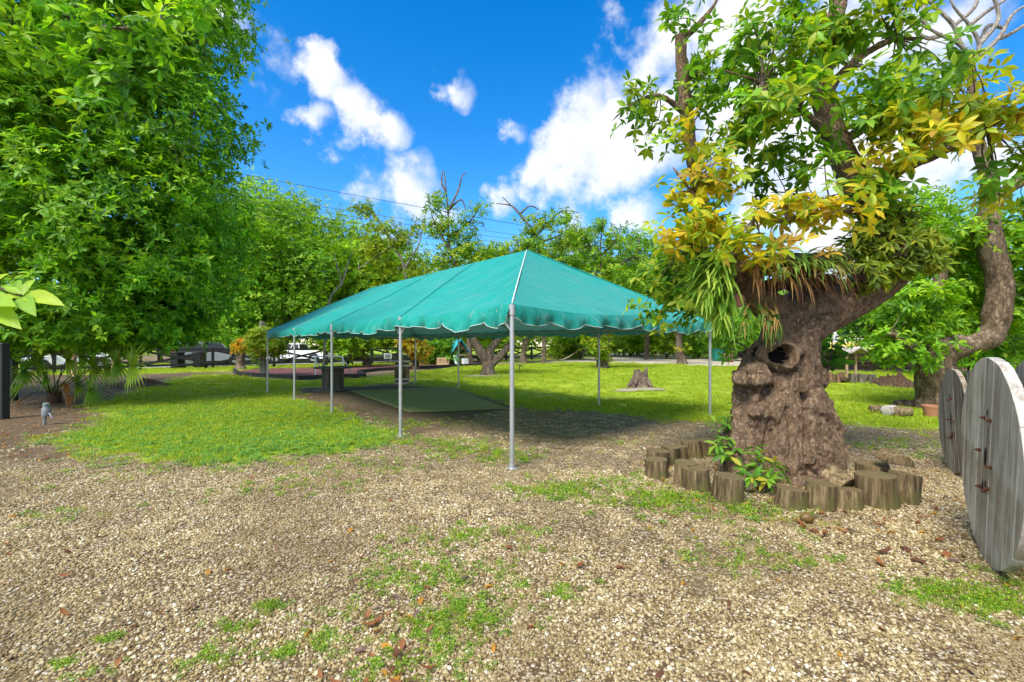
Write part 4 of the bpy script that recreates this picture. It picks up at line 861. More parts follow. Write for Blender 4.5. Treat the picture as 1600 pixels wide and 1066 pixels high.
# right hand trees
b0 = G(1466, 640); d = b0.y
t = tree('elbow_limb_tree', 'right tree with mottled trunk and thick limb bent like an elbow', b0)
a, r_ = smooth_path([(b0-Vector((0, 0, .1)), .50), (b0+Vector((0, 0, .25)), .40), (W(1462, 590, d), .36), (W(1466, 560, d), .34), (W(1480, 545, d), .30), (W(1500, 535, d), .22)], 6, .04); m = M(); m.tube(a, r_, 16, True, .25, 3); m.obj('trunk', MT['bark_mottled'], t, smooth=True)
RL = [[(W(1480, 548, d), .28), (W(1510, 540, d), .24), (W(1545, 528, d), .24), (W(1556, 500, d), .25), (W(1560, 450, d), .24), (W(1552, 400, d), .25), (W(1536, 360, d), .27), (W(1540, 345, d), .22), (W(1548, 330, d), .13), (W(1570, 300, d), .12), (W(1600, 282, d), .11), (W(1660, 250, d), .08)],
      [(W(1470, 560, d+.3), .2), (W(1455, 500, d+.4), .16), (W(1462, 460, d+.4), .14), (W(1478, 395, d+.5), .12), (W(1480, 385, d+.5), .12)],
      [(W(1542, 350, d+.5), .2), (W(1548, 290, d+.5), .17), (W(1535, 250, d+.5), .15), (W(1524, 200, d+.5), .11), (W(1518, 110, d+.5), .09), (W(1520, 96, d+.5), .09)],
      [(W(1462, 575, d), .2), (W(1420, 540, d), .12), (W(1390, 520, d), .05)]]
limbs(t, RL, 'bark_mottled', lump=.3, n=12)
BR = [[(1520, 98), (1500, 70), (1470, 55), (1440, 40), (1420, 38)], [(1520, 98), (1530, 70), (1515, 40), (1490, 10), (1480, -20)], [(1522, 95), (1560, 60), (1580, 25), (1600, 10)], [(1500, 70), (1490, 40), (1460, 10), (1440, -10)], [(1470, 55), (1450, 60), (1430, 50)], [(1530, 70), (1560, 30), (1550, -10)],
      [(1560, 60), (1575, 55), (1600, 40)], [(1515, 40), (1540, 20), (1570, 0)], [(1490, 40), (1520, 15), (1530, -10)], [(1450, 45), (1440, 25), (1450, 0)], [(1535, 60), (1545, 40), (1570, 45)]]
limbs(t, [[(W(x, y, d+.5+.08*i), .055*(1-.22*j)+.008) for j, (x, y) in enumerate(l)] for i, l in enumerate(BR)], 'bark_pale', 'bare_branch', 6, .1)
o, c0 = crown(t, [B(1420, 480, d+.4, 45, 60, 1.0), B(1410, 540, d, 46, 26, .8), B(1455, 520, d+.6, 40, 40, .8), B(1500, 440, d+.9, 45, 70, .8), B(1450, 400, d+1, 40, 40, .8), B(1500, 370, d+.2, 30, 30, .4), B(1590, 470, d+.6, 34, 70, .8), B(1590, 370, d+.5, 30, 40, .6), B(1500, 500, d+.8, 40, 40, .6), B(1580, 550, d+1, 40, 24, .8), B(1450, 350, d+1, 40, 30, .8), B(1640, 400, d, 50, 110, 1)], 470, 6, 7, .17, .36, G_BRIGHT+[(.13, .30, .018)], 51, .34, .6, T8, 'leaf', .2, 300)
twigs(t, [p for l in RL for p, _ in l], c0, 'bark', 9, .12, .014)
simple_tree('broadleaf_tree', 'dark leaved tree behind the wishing well planter', 1370, 0, 26, 480, .2, [B(1350, 500, 26, 40, 34), B(1400, 510, 26, 44, 34), B(1385, 540, 25.5, 24, 18), B(1310, 490, 26.5, 34, 28), B(1430, 480, 26.5, 44, 40)], 210, G_DENSE[:1]+G_DENSE[3:4]+[(.03, .085, .02)], 52, .24)
simple_tree('broadleaf_tree', 'bright green tree backing the elbow limbed tree', 1520, 0, 21, 420, .2, [B(1480, 380, 21, 60, 60), B(1560, 400, 21, 70, 80), B(1500, 470, 21, 70, 60), B(1590, 500, 21, 60, 50), B(1440, 330, 21.5, 40, 34), B(1540, 540, 20.5, 80, 34), B(1650, 430, 21, 80, 90)], 560, G_BRIGHT+G_DENSE[1:3], 53, .24)
simple_tree('broadleaf_tree', 'tree glimpsed through the fork of the great old tree', 1270, 0, 34, 480, .2, [B(1290, 500, 34, 40, 26), B(1240, 480, 34, 50, 40), B(1330, 470, 34, 40, 34)], 160, G_BRIGHT, 54, .3, 1.0)

# ------------------------------------------------------------------ the great old tree
HD = 5.5
hb = Vector((W(1232, 745, HD).x, HD, 0))
hero = tree('old_gnarled_tree', 'great gnarled old tree with swollen burled trunk and a round hollow', hb)
def ss_f(a, b, x):
    t_ = min(1, max(0, (x-a)/(b-a))); return t_*t_*(3-2*t_)
HOLE = []
def hero_trunk():
    m = M()
    def t_(pts, n=20):
        a, r_ = smooth_path([(W(x, y, d), rr) for x, y, d, rr in pts], 5); m.tube(a, r_, n)
    t_([(1230, 752, 5.5, .55), (1230, 735, 5.5, .57), (1229, 700, 5.5, .56), (1222, 650, 5.5, .53), (1211, 605, 5.5, .44), (1219, 570, 5.48, .395), (1229, 540, 5.48, .345), (1238, 515, 5.5, .33), (1255, 492, 5.5, .34), (1290, 476, 5.5, .29)])
    t_([(1240, 510, 5.5, .30), (1290, 484, 5.48, .29), (1350, 455, 5.42, .24), (1392, 425, 5.35, .21), (1398, 390, 5.35, .20), (1378, 348, 5.35, .19), (1357, 318, 5.35, .175), (1330, 270, 5.35, .16), (1311, 231, 5.35, .145), (1288, 165, 5.35, .12), (1282, 124, 5.35, .115), (1295, 62, 5.35, .105), (1311, 0, 5.35, .09), (1318, -90, 5.35, .06)])
    t_([(1235, 505, 5.45, .27), (1200, 478, 5.38, .19), (1172, 456, 5.3, .155), (1155, 425, 5.25, .14), (1141, 398, 5.2, .135)])
    t_([(1190, 470, 5.55, .14), (1145, 400, 5.75, .11), (1104, 340, 5.75, .10), (1086, 270, 5.75, .09), (1075, 200, 5.75, .085), (1067, 120, 5.75, .08), (1063, 56, 5.75, .075)], 12)
    t_([(1066, 62, 5.75, .06), (1090, 40, 5.75, .045), (1118, 5, 5.75, .035), (1130, -30, 5.75, .02)], 8)
    t_([(1372, 335, 5.35, .10), (1394, 276, 5.25, .07), (1430, 255, 5.15, .055), (1470, 240, 5.05, .04), (1540, 200, 5.0, .02)], 8)
    t_([(1290, 150, 5.35, .07), (1330, 100, 5.2, .05), (1400, 60, 5.1, .03), (1450, 70, 5.0, .015)], 8)
    t_([(1310, 230, 5.35, .06), (1250, 170, 5.2, .045), (1190, 130, 5.1, .03), (1130, 110, 5, .012)], 8)
    t_([(1150, 405, 5.5, .06), (1110, 350, 5.2, .045), (1080, 300, 5.1, .03), (1050, 260, 5.1, .012)], 8)
    t_([(1355, 330, 5.3, .06), (1300, 330, 5.0, .04), (1230, 345, 4.8, .028), (1180, 340, 4.7, .012)], 8)
    t_([(1073, 180, 5.75, .045), (1030, 150, 5.6, .03), (985, 165, 5.5, .018), (955, 190, 5.5, .008)], 8)
    t_([(1252, 590, 5.5, .15), (1262, 630, 5.42, .17), (1272, 680, 5.38, .23), (1272, 735, 5.38, .26)], 14)
    t_([(1180, 590, 5.3, .14), (1172, 640, 5.25, .18), (1170, 700, 5.22, .2), (1165, 745, 5.2, .2)], 12)
    t_([(1215, 620, 5.15, .14), (1228, 680, 5.08, .16), (1235, 750, 5.0, .18)], 12)
    for x, y, d, rr in [(1176, 590, 5.16, .15), (1162, 592, 5.08, .085), (1266, 594, 5.5, .16), (1252, 715, 5.3, .28), (1176, 695, 5.3, .32), (1225, 712, 5.12, .32), (1205, 640, 5.2, .22), (1270, 700, 5.65, .24), (1180, 655, 5.2, .2), (1230, 600, 5.2, .2),
                        (1186, 645, 5.05, .10), (1226, 556, 5.10, .17), (1280, 735, 5.3, .16), (1165, 735, 5.3, .22), (1240, 755, 4.98, .22), (1275, 760, 5.0, .16), (1200, 750, 5.0, .18), (1270, 510, 5.35, .2), (1310, 478, 5.35, .16), (1292, 725, 5.4, .11)]:
        bmx = bmesh.new(); bmesh.ops.create_icosphere(bmx, subdivisions=3, radius=rr); c = W(x, y, d)
        m.add([c+v.co for v in bmx.verts], [[v.index for v in f.verts] for f in bmx.faces]); bmx.free()
    o = m.obj('trunk_raw', None)
    rm = o.modifiers.new('r', 'REMESH'); rm.mode = 'VOXEL'; rm.voxel_size = .0125
    sm = o.modifiers.new('s', 'SMOOTH'); sm.factor = .5; sm.iterations = 5
    dg = bpy.context.evaluated_depsgraph_get(); me = bpy.data.meshes.new_from_object(o.evaluated_get(dg))
    bpy.data.objects.remove(o)
    n = len(me.vertices); V = np.empty(n*3, np.float32); me.vertices.foreach_get('co', V); V = V.reshape(-1, 3).astype(float)
    N = np.empty(n*3, np.float32); me.vertices.foreach_get('normal', N); N = N.reshape(-1, 3)
    thick = ss(1.9, 1.2, V[:, 2])*.75+.25; D = np.zeros(n)
    for i in range(n):
        p = Vector(V[i]); q = Vector((p.x, p.y, p.z*.5))
        D[i] = .07*(1-abs(mnoise.noise(q*3.4)))*1.0+.05*(1-abs(mnoise.noise(q*8.0)))+.028*(1-abs(mnoise.noise(q*19+Vector((3, 1, 7)))))+.011*mnoise.noise(q*38)+.03*mnoise.noise(p*2.0)+.055*(1-2*abs(mnoise.noise(Vector((p.x*4.2, p.y*4.2, p.z*.9)))))*ss_f(1.75, 1.1, p.z)
    D -= D.mean(); V = V+N*(D*thick)[:, None]
    # deep folds between the swollen lobes
    fx = 800+V[:, 0]/V[:, 1]*FPX; fy = HOR-(V[:, 2]-EYE)/V[:, 1]*FPX
    for pl, dep, wd in [([(1258, 560), (1256, 610), (1264, 650), (1262, 700), (1270, 750)], .10, 5), ([(1148, 606), (1180, 612), (1205, 606)], .04, 5), ([(1205, 660), (1196, 700), (1200, 745)], .055, 4.5), ([(1230, 640), (1238, 690), (1232, 745)], .05, 4), ([(1262, 640), (1290, 652), (1312, 672)], .05, 4.5), ([(1200, 520), (1212, 500), (1240, 492)], .04, 4), ([(1240, 520), (1262, 500), (1300, 490)], .04, 4)]:
        best = np.full(n, 1e9)
        for (x0, y0), (x1, y1) in zip(pl[:-1], pl[1:]):
            tt = np.clip(((fx-x0)*(x1-x0)+(fy-y0)*(y1-y0))/((x1-x0)**2+(y1-y0)**2), 0, 1); best = np.minimum(best, np.hypot(fx-x0-tt*(x1-x0), fy-y0-tt*(y1-y0)))
        V -= N*((V[:, 1] < HD)*dep*np.exp(-(best/wd)**2))[:, None]
    # round hollow with a raised lip, its inner shade painted near-black
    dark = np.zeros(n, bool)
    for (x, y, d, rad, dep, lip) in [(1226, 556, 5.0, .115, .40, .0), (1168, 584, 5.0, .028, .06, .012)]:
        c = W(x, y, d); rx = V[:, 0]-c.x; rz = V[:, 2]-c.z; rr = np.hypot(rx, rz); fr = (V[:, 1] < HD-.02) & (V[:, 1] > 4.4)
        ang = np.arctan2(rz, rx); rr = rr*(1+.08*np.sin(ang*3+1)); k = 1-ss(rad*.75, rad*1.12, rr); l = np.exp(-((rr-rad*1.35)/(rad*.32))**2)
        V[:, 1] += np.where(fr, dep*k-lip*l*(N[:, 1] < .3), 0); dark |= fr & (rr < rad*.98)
    c = W(1226, 556, 5.0); nr = (np.hypot(V[:, 0]-c.x, V[:, 2]-c.z) < .2) & (np.hypot(V[:, 0]-c.x, V[:, 2]-c.z) > .12) & (V[:, 1] < HD-.05); HOLE.append(Vector((c.x, float(np.percentile(V[nr, 1], 48)), c.z)))
    me.vertices.foreach_set('co', (V-np.array(hb)).astype(np.float32).ravel()); me.update()
    me.polygons.foreach_set('use_smooth', [True]*len(me.polygons)); me.materials.clear(); me.materials.append(MT['bark_hero']); me.materials.append(MT['hole_shade']); me.name = 'trunk'
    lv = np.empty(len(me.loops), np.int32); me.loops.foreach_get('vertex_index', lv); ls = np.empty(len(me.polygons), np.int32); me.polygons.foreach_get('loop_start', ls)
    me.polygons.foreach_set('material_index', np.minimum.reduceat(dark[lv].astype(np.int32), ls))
    return link('trunk', me, hero)
hero_trunk()
hc_ = HOLE[0]; ax_h = Vector((-.30, -.95, .05)).normalized(); m = M(); nn_ = 30; prof = [(.108, -.16), (.104, -.045), (.116, -.018), (.140, -.022), (.165, -.06), (.19, -.13), (.20, -.24)]; Vh = []
qh = Vector((0, 0, 1)).rotation_difference(ax_h)
for r_, z_ in prof:
    for k in range(nn_):
        a_ = 2*math.pi*k/nn_; w_ = 1+.07*mnoise.noise(Vector((math.cos(a_)*1.5, math.sin(a_)*1.5, z_*4)))+.03*mnoise.noise(Vector((math.cos(a_)*5, math.sin(a_)*5, z_*9))); Vh.append(hc_+qh @ Vector((r_*w_*math.cos(a_), r_*w_*math.sin(a_), z_+.012*mnoise.noise(Vector((math.cos(a_)*3, math.sin(a_)*3, 5))))))
m.add(Vh, [(i*nn_+k, i*nn_+(k+1) % nn_, (i+1)*nn_+(k+1) % nn_, (i+1)*nn_+k) for i in range(len(prof)-1) for k in range(nn_)]); rim_o = m.obj('hollow_rim', MT['bark_hero'], hero, smooth=True)
m = M(); m.lathe([(.101, -.052), (.097, -.10), (.09, -.15), (.0005, -.155)], hc_, 24, ax_h, False); m.obj('hollow', MT['hole_shade'], rim_o, smooth=True)  # cup lining coloured near-black to paint the hollow's shade
# cut stub with a hollow whose shade is a painted dark disc, a lip ring round it, and a sawn knot lower down
sc_ = W(1141, 398, 5.2); sa_ = (W(1141, 398, 5.2)-W(1155, 425, 5.25)).normalized()*.5+Vector((-.25, -.75, .1)); sa_.normalize()
m = M(); m.lathe([(.075, .07), (.068, .115), (.085, .145), (.118, .14), (.138, .10), (.14, .0), (.12, -.08)], sc_, 20, sa_, False); st = m.obj('stub_lip', MT['bark'], hero, smooth=True)
m = M(); m.lathe([(.078, .072), (.0001, .07)], sc_, 20, sa_, False); m.obj('hollow', MT['hole_shade'], st)
kc = W(1152, 470, 5.05); m = M(); m.lathe([(.085, -.09), (.082, .0), (.07, .02), (.0001, .025)], kc, 16, (-.35, -.9, -.2), False); m.obj('sawn_knot', MT['terracotta'], hero, smooth=True)
# crown of big leaves, green and yellowing
hg = [B(1230, 120, 5.2, 75, 70, .7), B(1170, 200, 5.1, 70, 60, .6), B(1330, 50, 5.2, 80, 60, .7), B(1390, 150, 5.0, 75, 70, .6), B(1160, 90, 5.3, 60, 55, .5), B(1235, 230, 5.0, 70, 50, .5, .7), B(1330, 170, 4.8, 60, 50, .5, .35), B(1440, 130, 5.0, 50, 45, .5, .7),
      B(1000, 150, 5.6, 42, 30, .3, .9), B(1060, 30, 5.7, 40, 26, .3), B(1075, 110, 5.7, 40, 40, .35, .7), B(1040, 225, 5.6, 26, 46, .3, .8), B(1110, 150, 5.5, 36, 40, .3, .7), B(1200, 270, 5.2, 60, 40, .5), B(1270, 280, 5.0, 50, 36, .5, .5), B(1240, 30, 5.2, 70, 45, .6),
      B(1040, 450, 5.9, 36, 40, .4, .9), B(1020, 490, 5.8, 22, 18, .3, .9), B(1075, 400, 5.9, 36, 36, .4), B(1370, 300, 5.1, 40, 30, .4, .7), B(1400, 40, 5.1, 50, 45, .5, .6), B(975, 180, 5.6, 22, 14, .25), B(1570, 270, 5.0, 40, 30, .4, .6), B(1210, 180, 4.8, 80, 50, .5, .5), B(1370, 110, 4.7, 50, 50, .5, .4), B(1085, 455, 5.8, 30, 40, .35, 1.3), B(1090, 495, 5.7, 26, 20, .3, 1.2), B(1060, 430, 5.6, 34, 34, .35, 1.2), B(1100, 420, 5.6, 28, 30, .3)]
hy = [B(1090, 225, 5.3, 34, 34, .35), B(1120, 290, 5.1, 44, 36, .4), B(1070, 320, 5.2, 34, 32, .35), B(1110, 355, 5.0, 50, 22, .35), B(1200, 335, 4.8, 60, 26, .35), B(1290, 325, 4.7, 40, 26, .35), B(1170, 385, 4.7, 50, 18, .3), B(1460, 205, 4.9, 55, 34, .4), B(1530, 180, 4.9, 50, 36, .4),
      B(1410, 215, 4.9, 40, 30, .35), B(1500, 130, 5.0, 40, 24, .35, .7), B(1390, 240, 4.8, 46, 26, .35), B(1060, 365, 5.1, 30, 26, .3), B(1590, 195, 4.9, 40, 30, .4), B(1570, 310, 5.3, 40, 16, .3, .7), B(1250, 380, 4.7, 40, 16, .3)]
o, c0 = crown(hero, hg, 265, 4, 7, .145, .36, G_HERO, 71, .24, .95, T8, 'leaf', .25, 190, 'green_leaves')
o, c1 = crown(hero, hy, 150, 3, 7, .150, .36, Y_HERO, 72, .22, .95, T8, 'leaf', .25, 110, 'yellow_leaves')
an = [W(x, y, d) for x, y, d in [(1392, 425, 5.35), (1357, 318, 5.35), (1330, 270, 5.35), (1311, 231, 5.35), (1288, 165, 5.35), (1295, 62, 5.35), (1311, 0, 5.35), (1145, 400, 5.75), (1104, 340, 5.75), (1086, 270, 5.75), (1075, 200, 5.75), (1067, 120, 5.75), (1090, 40, 5.75), (1394, 276, 5.25), (1430, 255, 5.15), (1470, 240, 5.05), (1540, 200, 5.0),
      (1330, 100, 5.2), (1400, 60, 5.1), (1250, 170, 5.2), (1190, 130, 5.1), (1110, 350, 5.2), (1080, 300, 5.1), (1300, 330, 5.0), (1230, 345, 4.8), (1180, 340, 4.7), (1030, 150, 5.6), (985, 165, 5.5)]]
twigs(hero, an, list(c0)+list(c1), 'bark', 8, .8, .011, maxn=300)

# strap leaved plants growing on the tree
def strap(p0, d, L, w, droop, seg=6, fork=0.0, rgs=None, tipw=.25):
    """drooping strip leaf; fork > 0 splits the end in two"""
    V = []; F = []
    def run(p, d, L, w0, w1, seg, droop):
        p = Vector(p); d = Vector(d).normalized(); b = len(V)
        for i in range(seg+1):
            s = d.cross(Vector((0, 0, 1)))
            s = s.normalized() if s.length > 1e-3 else Vector((1, 0, 0))
            u = s.cross(d); f = i/seg; ww = (w0+(w1-w0)*f)*(math.sin(math.pi*(.18+.8*f))**.6 if not fork else 1)
            V.extend([p-s*ww+u*ww*.35, p.copy(), p+s*ww+u*ww*.35])
            d = (d+Vector((0, 0, -droop/seg))).normalized(); p = p+d*(L/seg)
        for i in range(seg):
            for j in (0, 1): F.append((b+3*i+j, b+3*i+j+1, b+3*i+j+4, b+3*i+j+3))
        return p, d, s
    if not fork: run(p0, d, L, w, w*tipw, seg, droop)
    else:
        p, d2, s = run(p0, d, L*.55, w*.5, w, max(3, seg//2), droop*.5)
        for sg in (-1, 1): run(p, (d2+s*sg*fork), L*.5, w*.6, w*.12, max(3, seg//2), droop*.7)
    return V, F
def strap_plant(t, n, gen, pal, seed, name='leaf'):
    rs = random.Random(seed); o0 = ORG[t.name]
    for i in range(n):
        p, d, L, w, dr, fk = gen(rs, i); V, F = strap(p, d, L, w, dr, 6, fk)
        c = np.array(rs.choice(pal))*rs.uniform(.75, 1.25)
        me = np_mesh(name, np.array([tuple(v-o0) for v in V]), np.array(F), np.tile(c, (len(V), 1))); me.materials.append(MT['leaf']); link(name, me, t)
sp = thing('staghorn_fern', W(1150, 440, 5.1), 'pale green staghorn fern with forked drooping fronds on the cut stub', 'fern')
def g1(rs, i):
    a = rs.uniform(-.9, .9); c = W(1142+rs.uniform(-8, 8), 425+rs.uniform(-22, 30), 5.1)
    return c, Vector((-1.0+rs.uniform(-.1, .7), -.35+a*.7, rs.uniform(-1.0, .7))), rs.uniform(.28, .62), rs.uniform(.022, .040), rs.uniform(.6, 1.5), rs.uniform(.35, .7)
strap_plant(sp, 150, g1, [(.15, .27, .03), (.20, .32, .04), (.26, .34, .05), (.10, .20, .025)], 1)
m = M(); m.lathe([(.03, -.16), (.13, -.1), (.15, 0), (.1, .12), (.02, .17)], W(1146, 440, 5.17), 10, (-.6, -.6, .2)); m.obj('root_mass', MT['husk'], sp, smooth=True)
sp2 = thing('staghorn_fern', W(1195, 480, 5.0), 'small staghorn fern tuft hanging below the dark bromeliad bed', 'fern')
def g2(rs, i): return W(1185+rs.uniform(-25, 25), 480+rs.uniform(-10, 10), 5.03), Vector((rs.uniform(-.7, .7), -.6, rs.uniform(-.7, .2))), rs.uniform(.22, .42), rs.uniform(.012, .022), 2.2, .35
strap_plant(sp2, 34, g2, [(.12, .23, .03), (.07, .16, .025), (.30, .20, .06)], 2)
br = thing('dried_bromeliad', W(1245, 425, 5.0), 'mass of dried brown strap leaves hanging in the fork of the old tree', 'bromeliad')
m = M()
for i, (x, y, r_) in enumerate([(1190, 415, .19), (1230, 412, .22), (1270, 412, .21), (1300, 405, .17), (1245, 440, .2), (1210, 445, .14), (1285, 440, .16)]):
    m.lathe([(r_*.3, -r_*.6), (r_*.9, -r_*.3), (r_, 0), (r_*.85, r_*.35), (r_*.2, r_*.55)], W(x, y, 5.12+.04*(i % 3)), 12)
m.obj('root_mass', MT['bark_dark'], br, smooth=True)
def g3(rs, i):
    x = rs.uniform(1175, 1318); c = W(x, 412+rs.uniform(-14, 26), 4.95+rs.uniform(-.05, .1)); return c, Vector(((x-1245)/150+rs.uniform(-.35, .35), -.9, rs.uniform(-.5, .4))), rs.uniform(.22, .46), rs.uniform(.006, .013), rs.uniform(1.8, 3.2), 0
strap_plant(br, 130, g3, [(.26, .12, .045), (.34, .18, .07), (.17, .08, .04), (.10, .055, .035), (.40, .24, .10)], 3, 'dry_leaf')
def g4(rs, i):
    x = rs.uniform(1175, 1310); c = W(x, 405+rs.uniform(-15, 20), 4.9); return c, Vector((rs.uniform(-.8, .8), -.9, rs.uniform(-.1, .9))), rs.uniform(.2, .4), rs.uniform(.018, .03), rs.uniform(1.0, 2.4), 0
strap_plant(br, 95, g4, [(.16, .27, .05), (.22, .33, .07), (.11, .20, .04), (.30, .26, .09)], 4)
fe = thing('fern_clump', W(1395, 395, 5.2), 'dense round clump of small yellow green fern leaves on the right limb', 'fern')
fb = [B(1390, 395, 5.15, 52, 40, .33), B(1420, 400, 5.15, 38, 34, .28), B(1365, 375, 5.15, 34, 30, .25), B(1385, 345, 5.3, 32, 26, .25), B(1355, 425, 5.1, 26, 26, .2)]
rgf = np.random.RandomState(3); c_, ax_, cid_, _ = blob_pts(rgf, fb, 330, .1, 2, .35)
q = rosettes(rgf, c_, ax_*np.array([1, 1, .6])+np.array([0, -.25, 0]), 6, .125, .27, (30, 80), .6); paint(rgf, q, [(.15, .22, .015), (.20, .26, .018), (.10, .16, .012), (.26, .28, .02), (.08, .13, .012)], cid_, 6)
kk = np.argsort(q['P'][:, 1])[:240]; mk = np.zeros(len(q['P']), bool); mk[kk] = True
leaf_objects(subset(q, mk), fe, .2, [(.15, .22, .015), (.20, .26, .018), (.10, .16, .012), (.26, .28, .02), (.08, .13, .012)])
V, F, C = leaf_geo(subset(q, ~mk), T8); me = np_mesh('fern_leaves', V-np.array(ORG[fe.name]), F, C); me.materials.append(MT['leaf']); tag(link('fern_leaves', me, fe), kind='stuff')
m = M(); [m.lathe([(bb[3]*.25, -bb[5]*.7), (bb[3]*.7, -bb[5]*.3), (bb[3]*.72, bb[5]*.2), (bb[3]*.2, bb[5]*.7)], bb[:3], 10) for bb in fb]; m.obj('root_mass', MT['bark_dark'], fe, smooth=True)

# leafy shoots at the foot of the trunk
def shoots(label, stems, pal, seed, n_ros=4, ll=.15, wr=.36, loc=None):
    t = thing('leafy_shoot', loc, label, 'plant'); rs = np.random.RandomState(seed); C = []; A = []
    m = M()
    for a, b in stems:
        a = Vector(a); b = Vector(b); mid = a.lerp(b, .55)+Vector((rs.uniform(-.05, .05), rs.uniform(-.05, .05), .04)); p, r_ = smooth_path([(a, .012), (mid, .009), (b, .005)], 4); m.tube(p, r_, 6)
        for k in range(n_ros): C.append(tuple(p[-1-2*k if 2*k < len(p) else 0])); A.append(tuple((b-mid).normalized()+Vector((0, 0, .5))))
    m.obj('stem', MT['bark'], t, smooth=True)
    q = rosettes(rs, np.array(C), np.array(A), 5, ll, wr, (45, 95), .2); q['C'] = np.array(pal)[rs.randint(0, len(pal), len(q['P']))]
    leaf_objects(q, t, wr, pal); return t
def S(px, py, d): return W(px, py, d)
shoots('bushy green shoots inside the log ring in front of the trunk', [(G(1185, 765), S(1160, 730, 4.7)), (G(1190, 768), S(1190, 715, 4.65)), (G(1195, 770), S(1212, 722, 4.6)), (G(1198, 770), S(1200, 748, 4.5)), (G(1185, 765), S(1175, 745, 4.5)), (G(1200, 768), S(1222, 740, 4.55)), (G(1190, 765), S(1180, 700, 4.8))],
       [(.08, .22, .02), (.12, .28, .02), (.17, .32, .03), (.06, .16, .02), (.34, .30, .03)], 5, 3, .13, .32, G(1190, 768))
shoots('shoots sprouting left of the trunk beside the back logs', [(G(1135, 735), S(1120, 695, 5.2)), (G(1138, 735), S(1140, 688, 5.2)), (G(1138, 735), S(1130, 710, 5.1)), (G(1140, 733), S(1152, 700, 5.1)), (G(1140, 733), S(1138, 650, 5.3)), (G(1142, 733), S(1150, 630, 5.3)), (G(1142, 733), S(1118, 660, 5.3))],
       [(.09, .22, .02), (.14, .28, .02), (.18, .30, .03), (.07, .17, .02)], 6, 3, .13, .32, G(1138, 735))
shoots('sprig of broad dark leaves poking out behind the trunk right side', [(W(1285, 600, 5.75), S(1296, 548, 6.0)), (W(1285, 600, 5.75), S(1308, 566, 6.0)), (W(1285, 600, 5.75), S(1300, 530, 6.0)), (W(1285, 600, 5.75), S(1295, 570, 5.9))],
       [(.05, .15, .02), (.08, .20, .02), (.04, .11, .02)], 7, 2, .2, .5, W(1285, 600, 5.75))
shoots('few leaves sticking out from the trunk left side', [(W(1170, 560, 5.3), S(1125, 545, 5.3)), (W(1170, 565, 5.3), S(1135, 560, 5.2)), (W(1175, 550, 5.3), S(1140, 535, 5.3))], [(.09, .22, .02), (.14, .27, .02), (.06, .15, .02)], 8, 2, .13, .3, W(1170, 560, 5.3))

# ------------------------------------------------------------------ ring of cut logs
LOGS = [(1027, 716, 750, 34, 'leftmost upright cut log of the front row around the old tree'), (1070, 720, 760, 34, 'second front log from the left in the ring'), (1089, 730, 770, 40, 'third front log from the left, pale split side'), (1137, 742, 790, 46, 'broad log just left of the bushy shoots'),
        (1236, 762, 799, 46, 'low mossy topped log right of the bushy shoots'), (1280, 752, 800, 42, 'taller log right of the low mossy one'), (1322, 762, 799, 44, 'flat topped log before the tall pair at the ring right'), (1370, 740, 797, 53, 'tallest thick log at the right of the ring'), (1409, 738, 790, 42, 'leaning log at the right end of the ring'),
        (1364, 722, 772, 44, 'dark log standing behind the tallest log'), (1026, 702, 734, 35, 'short log behind the leftmost front log'), (1046, 696, 726, 28, 'narrow log second in the back row'), (1063, 696, 722, 22, 'thinnest log in the back row'), (1082, 688, 717, 30, 'dark tall log in the back row'), (1105, 686, 714, 30, 'last dark log of the back row beside the shoots')]
for i, (px, pt, pb, wpx, lab) in enumerate(LOGS):
    rs = random.Random(100+i); b = G(px, pb); d = b.y+wpx/2/FPX*b.y; c = gpt((px-800)/FPX*d, d); r_ = wpx/2/FPX*d; top = W(px, pt, d-.0).z
    # visible top edge is the front rim seen from above: height from its front edge
    h = max(.12, top-c.z-.01); tilt = Vector((rs.uniform(-.09, .09), rs.uniform(-.09, .09), 1)); 
    if 'leaning' in lab: tilt = Vector((.16, .04, 1))
    tilt.normalize(); n = 34; V = []; F = []
    x_ = tilt.orthogonal().normalized(); y_ = tilt.cross(x_)
    levels = [(-.05, 1.06), (.0, 1.04), (.25, 1.0), (.6, .98), (.9, .975), (1.0, .955)]
    for lz, lr in levels:
        for k in range(n):
            a = 2*math.pi*k/n; q = 1+.10*mnoise.noise(Vector((math.cos(a)*1.4, math.sin(a)*1.4, i*3.1)))+.05*mnoise.noise(Vector((math.cos(a)*5, math.sin(a)*5, lz*2+i)))
            V.append(c+tilt*(lz*h)+(x_*math.cos(a)+y_*math.sin(a))*r_*lr*q)
    for l in range(len(levels)-1):
        for k in range(n): F.append((l*n+k, l*n+(k+1) % n, (l+1)*n+(k+1) % n, (l+1)*n+k))
    m = M(); m.add(V, F); o = m.obj('log', MT['log_side'], None, True, c); tag(o, lab, 'log', 'ring of cut logs around the old tree')
    top_ring = V[-n:]; cc = sum(top_ring, Vector())/n; m = M(); R2 = [cc+(p-cc)*.55+Vector((0, 0, .006*rs.uniform(-1, 1))) for p in top_ring]; rings = top_ring+R2+[cc+Vector((0, 0, .004))]
    m.add(rings, [(k, (k+1) % n, n+(k+1) % n, n+k) for k in range(n)]+[(n+k, n+(k+1) % n, 2*n) for k in range(n)]); m.obj('cut_face', MT['log_cut'], o, smooth=True)
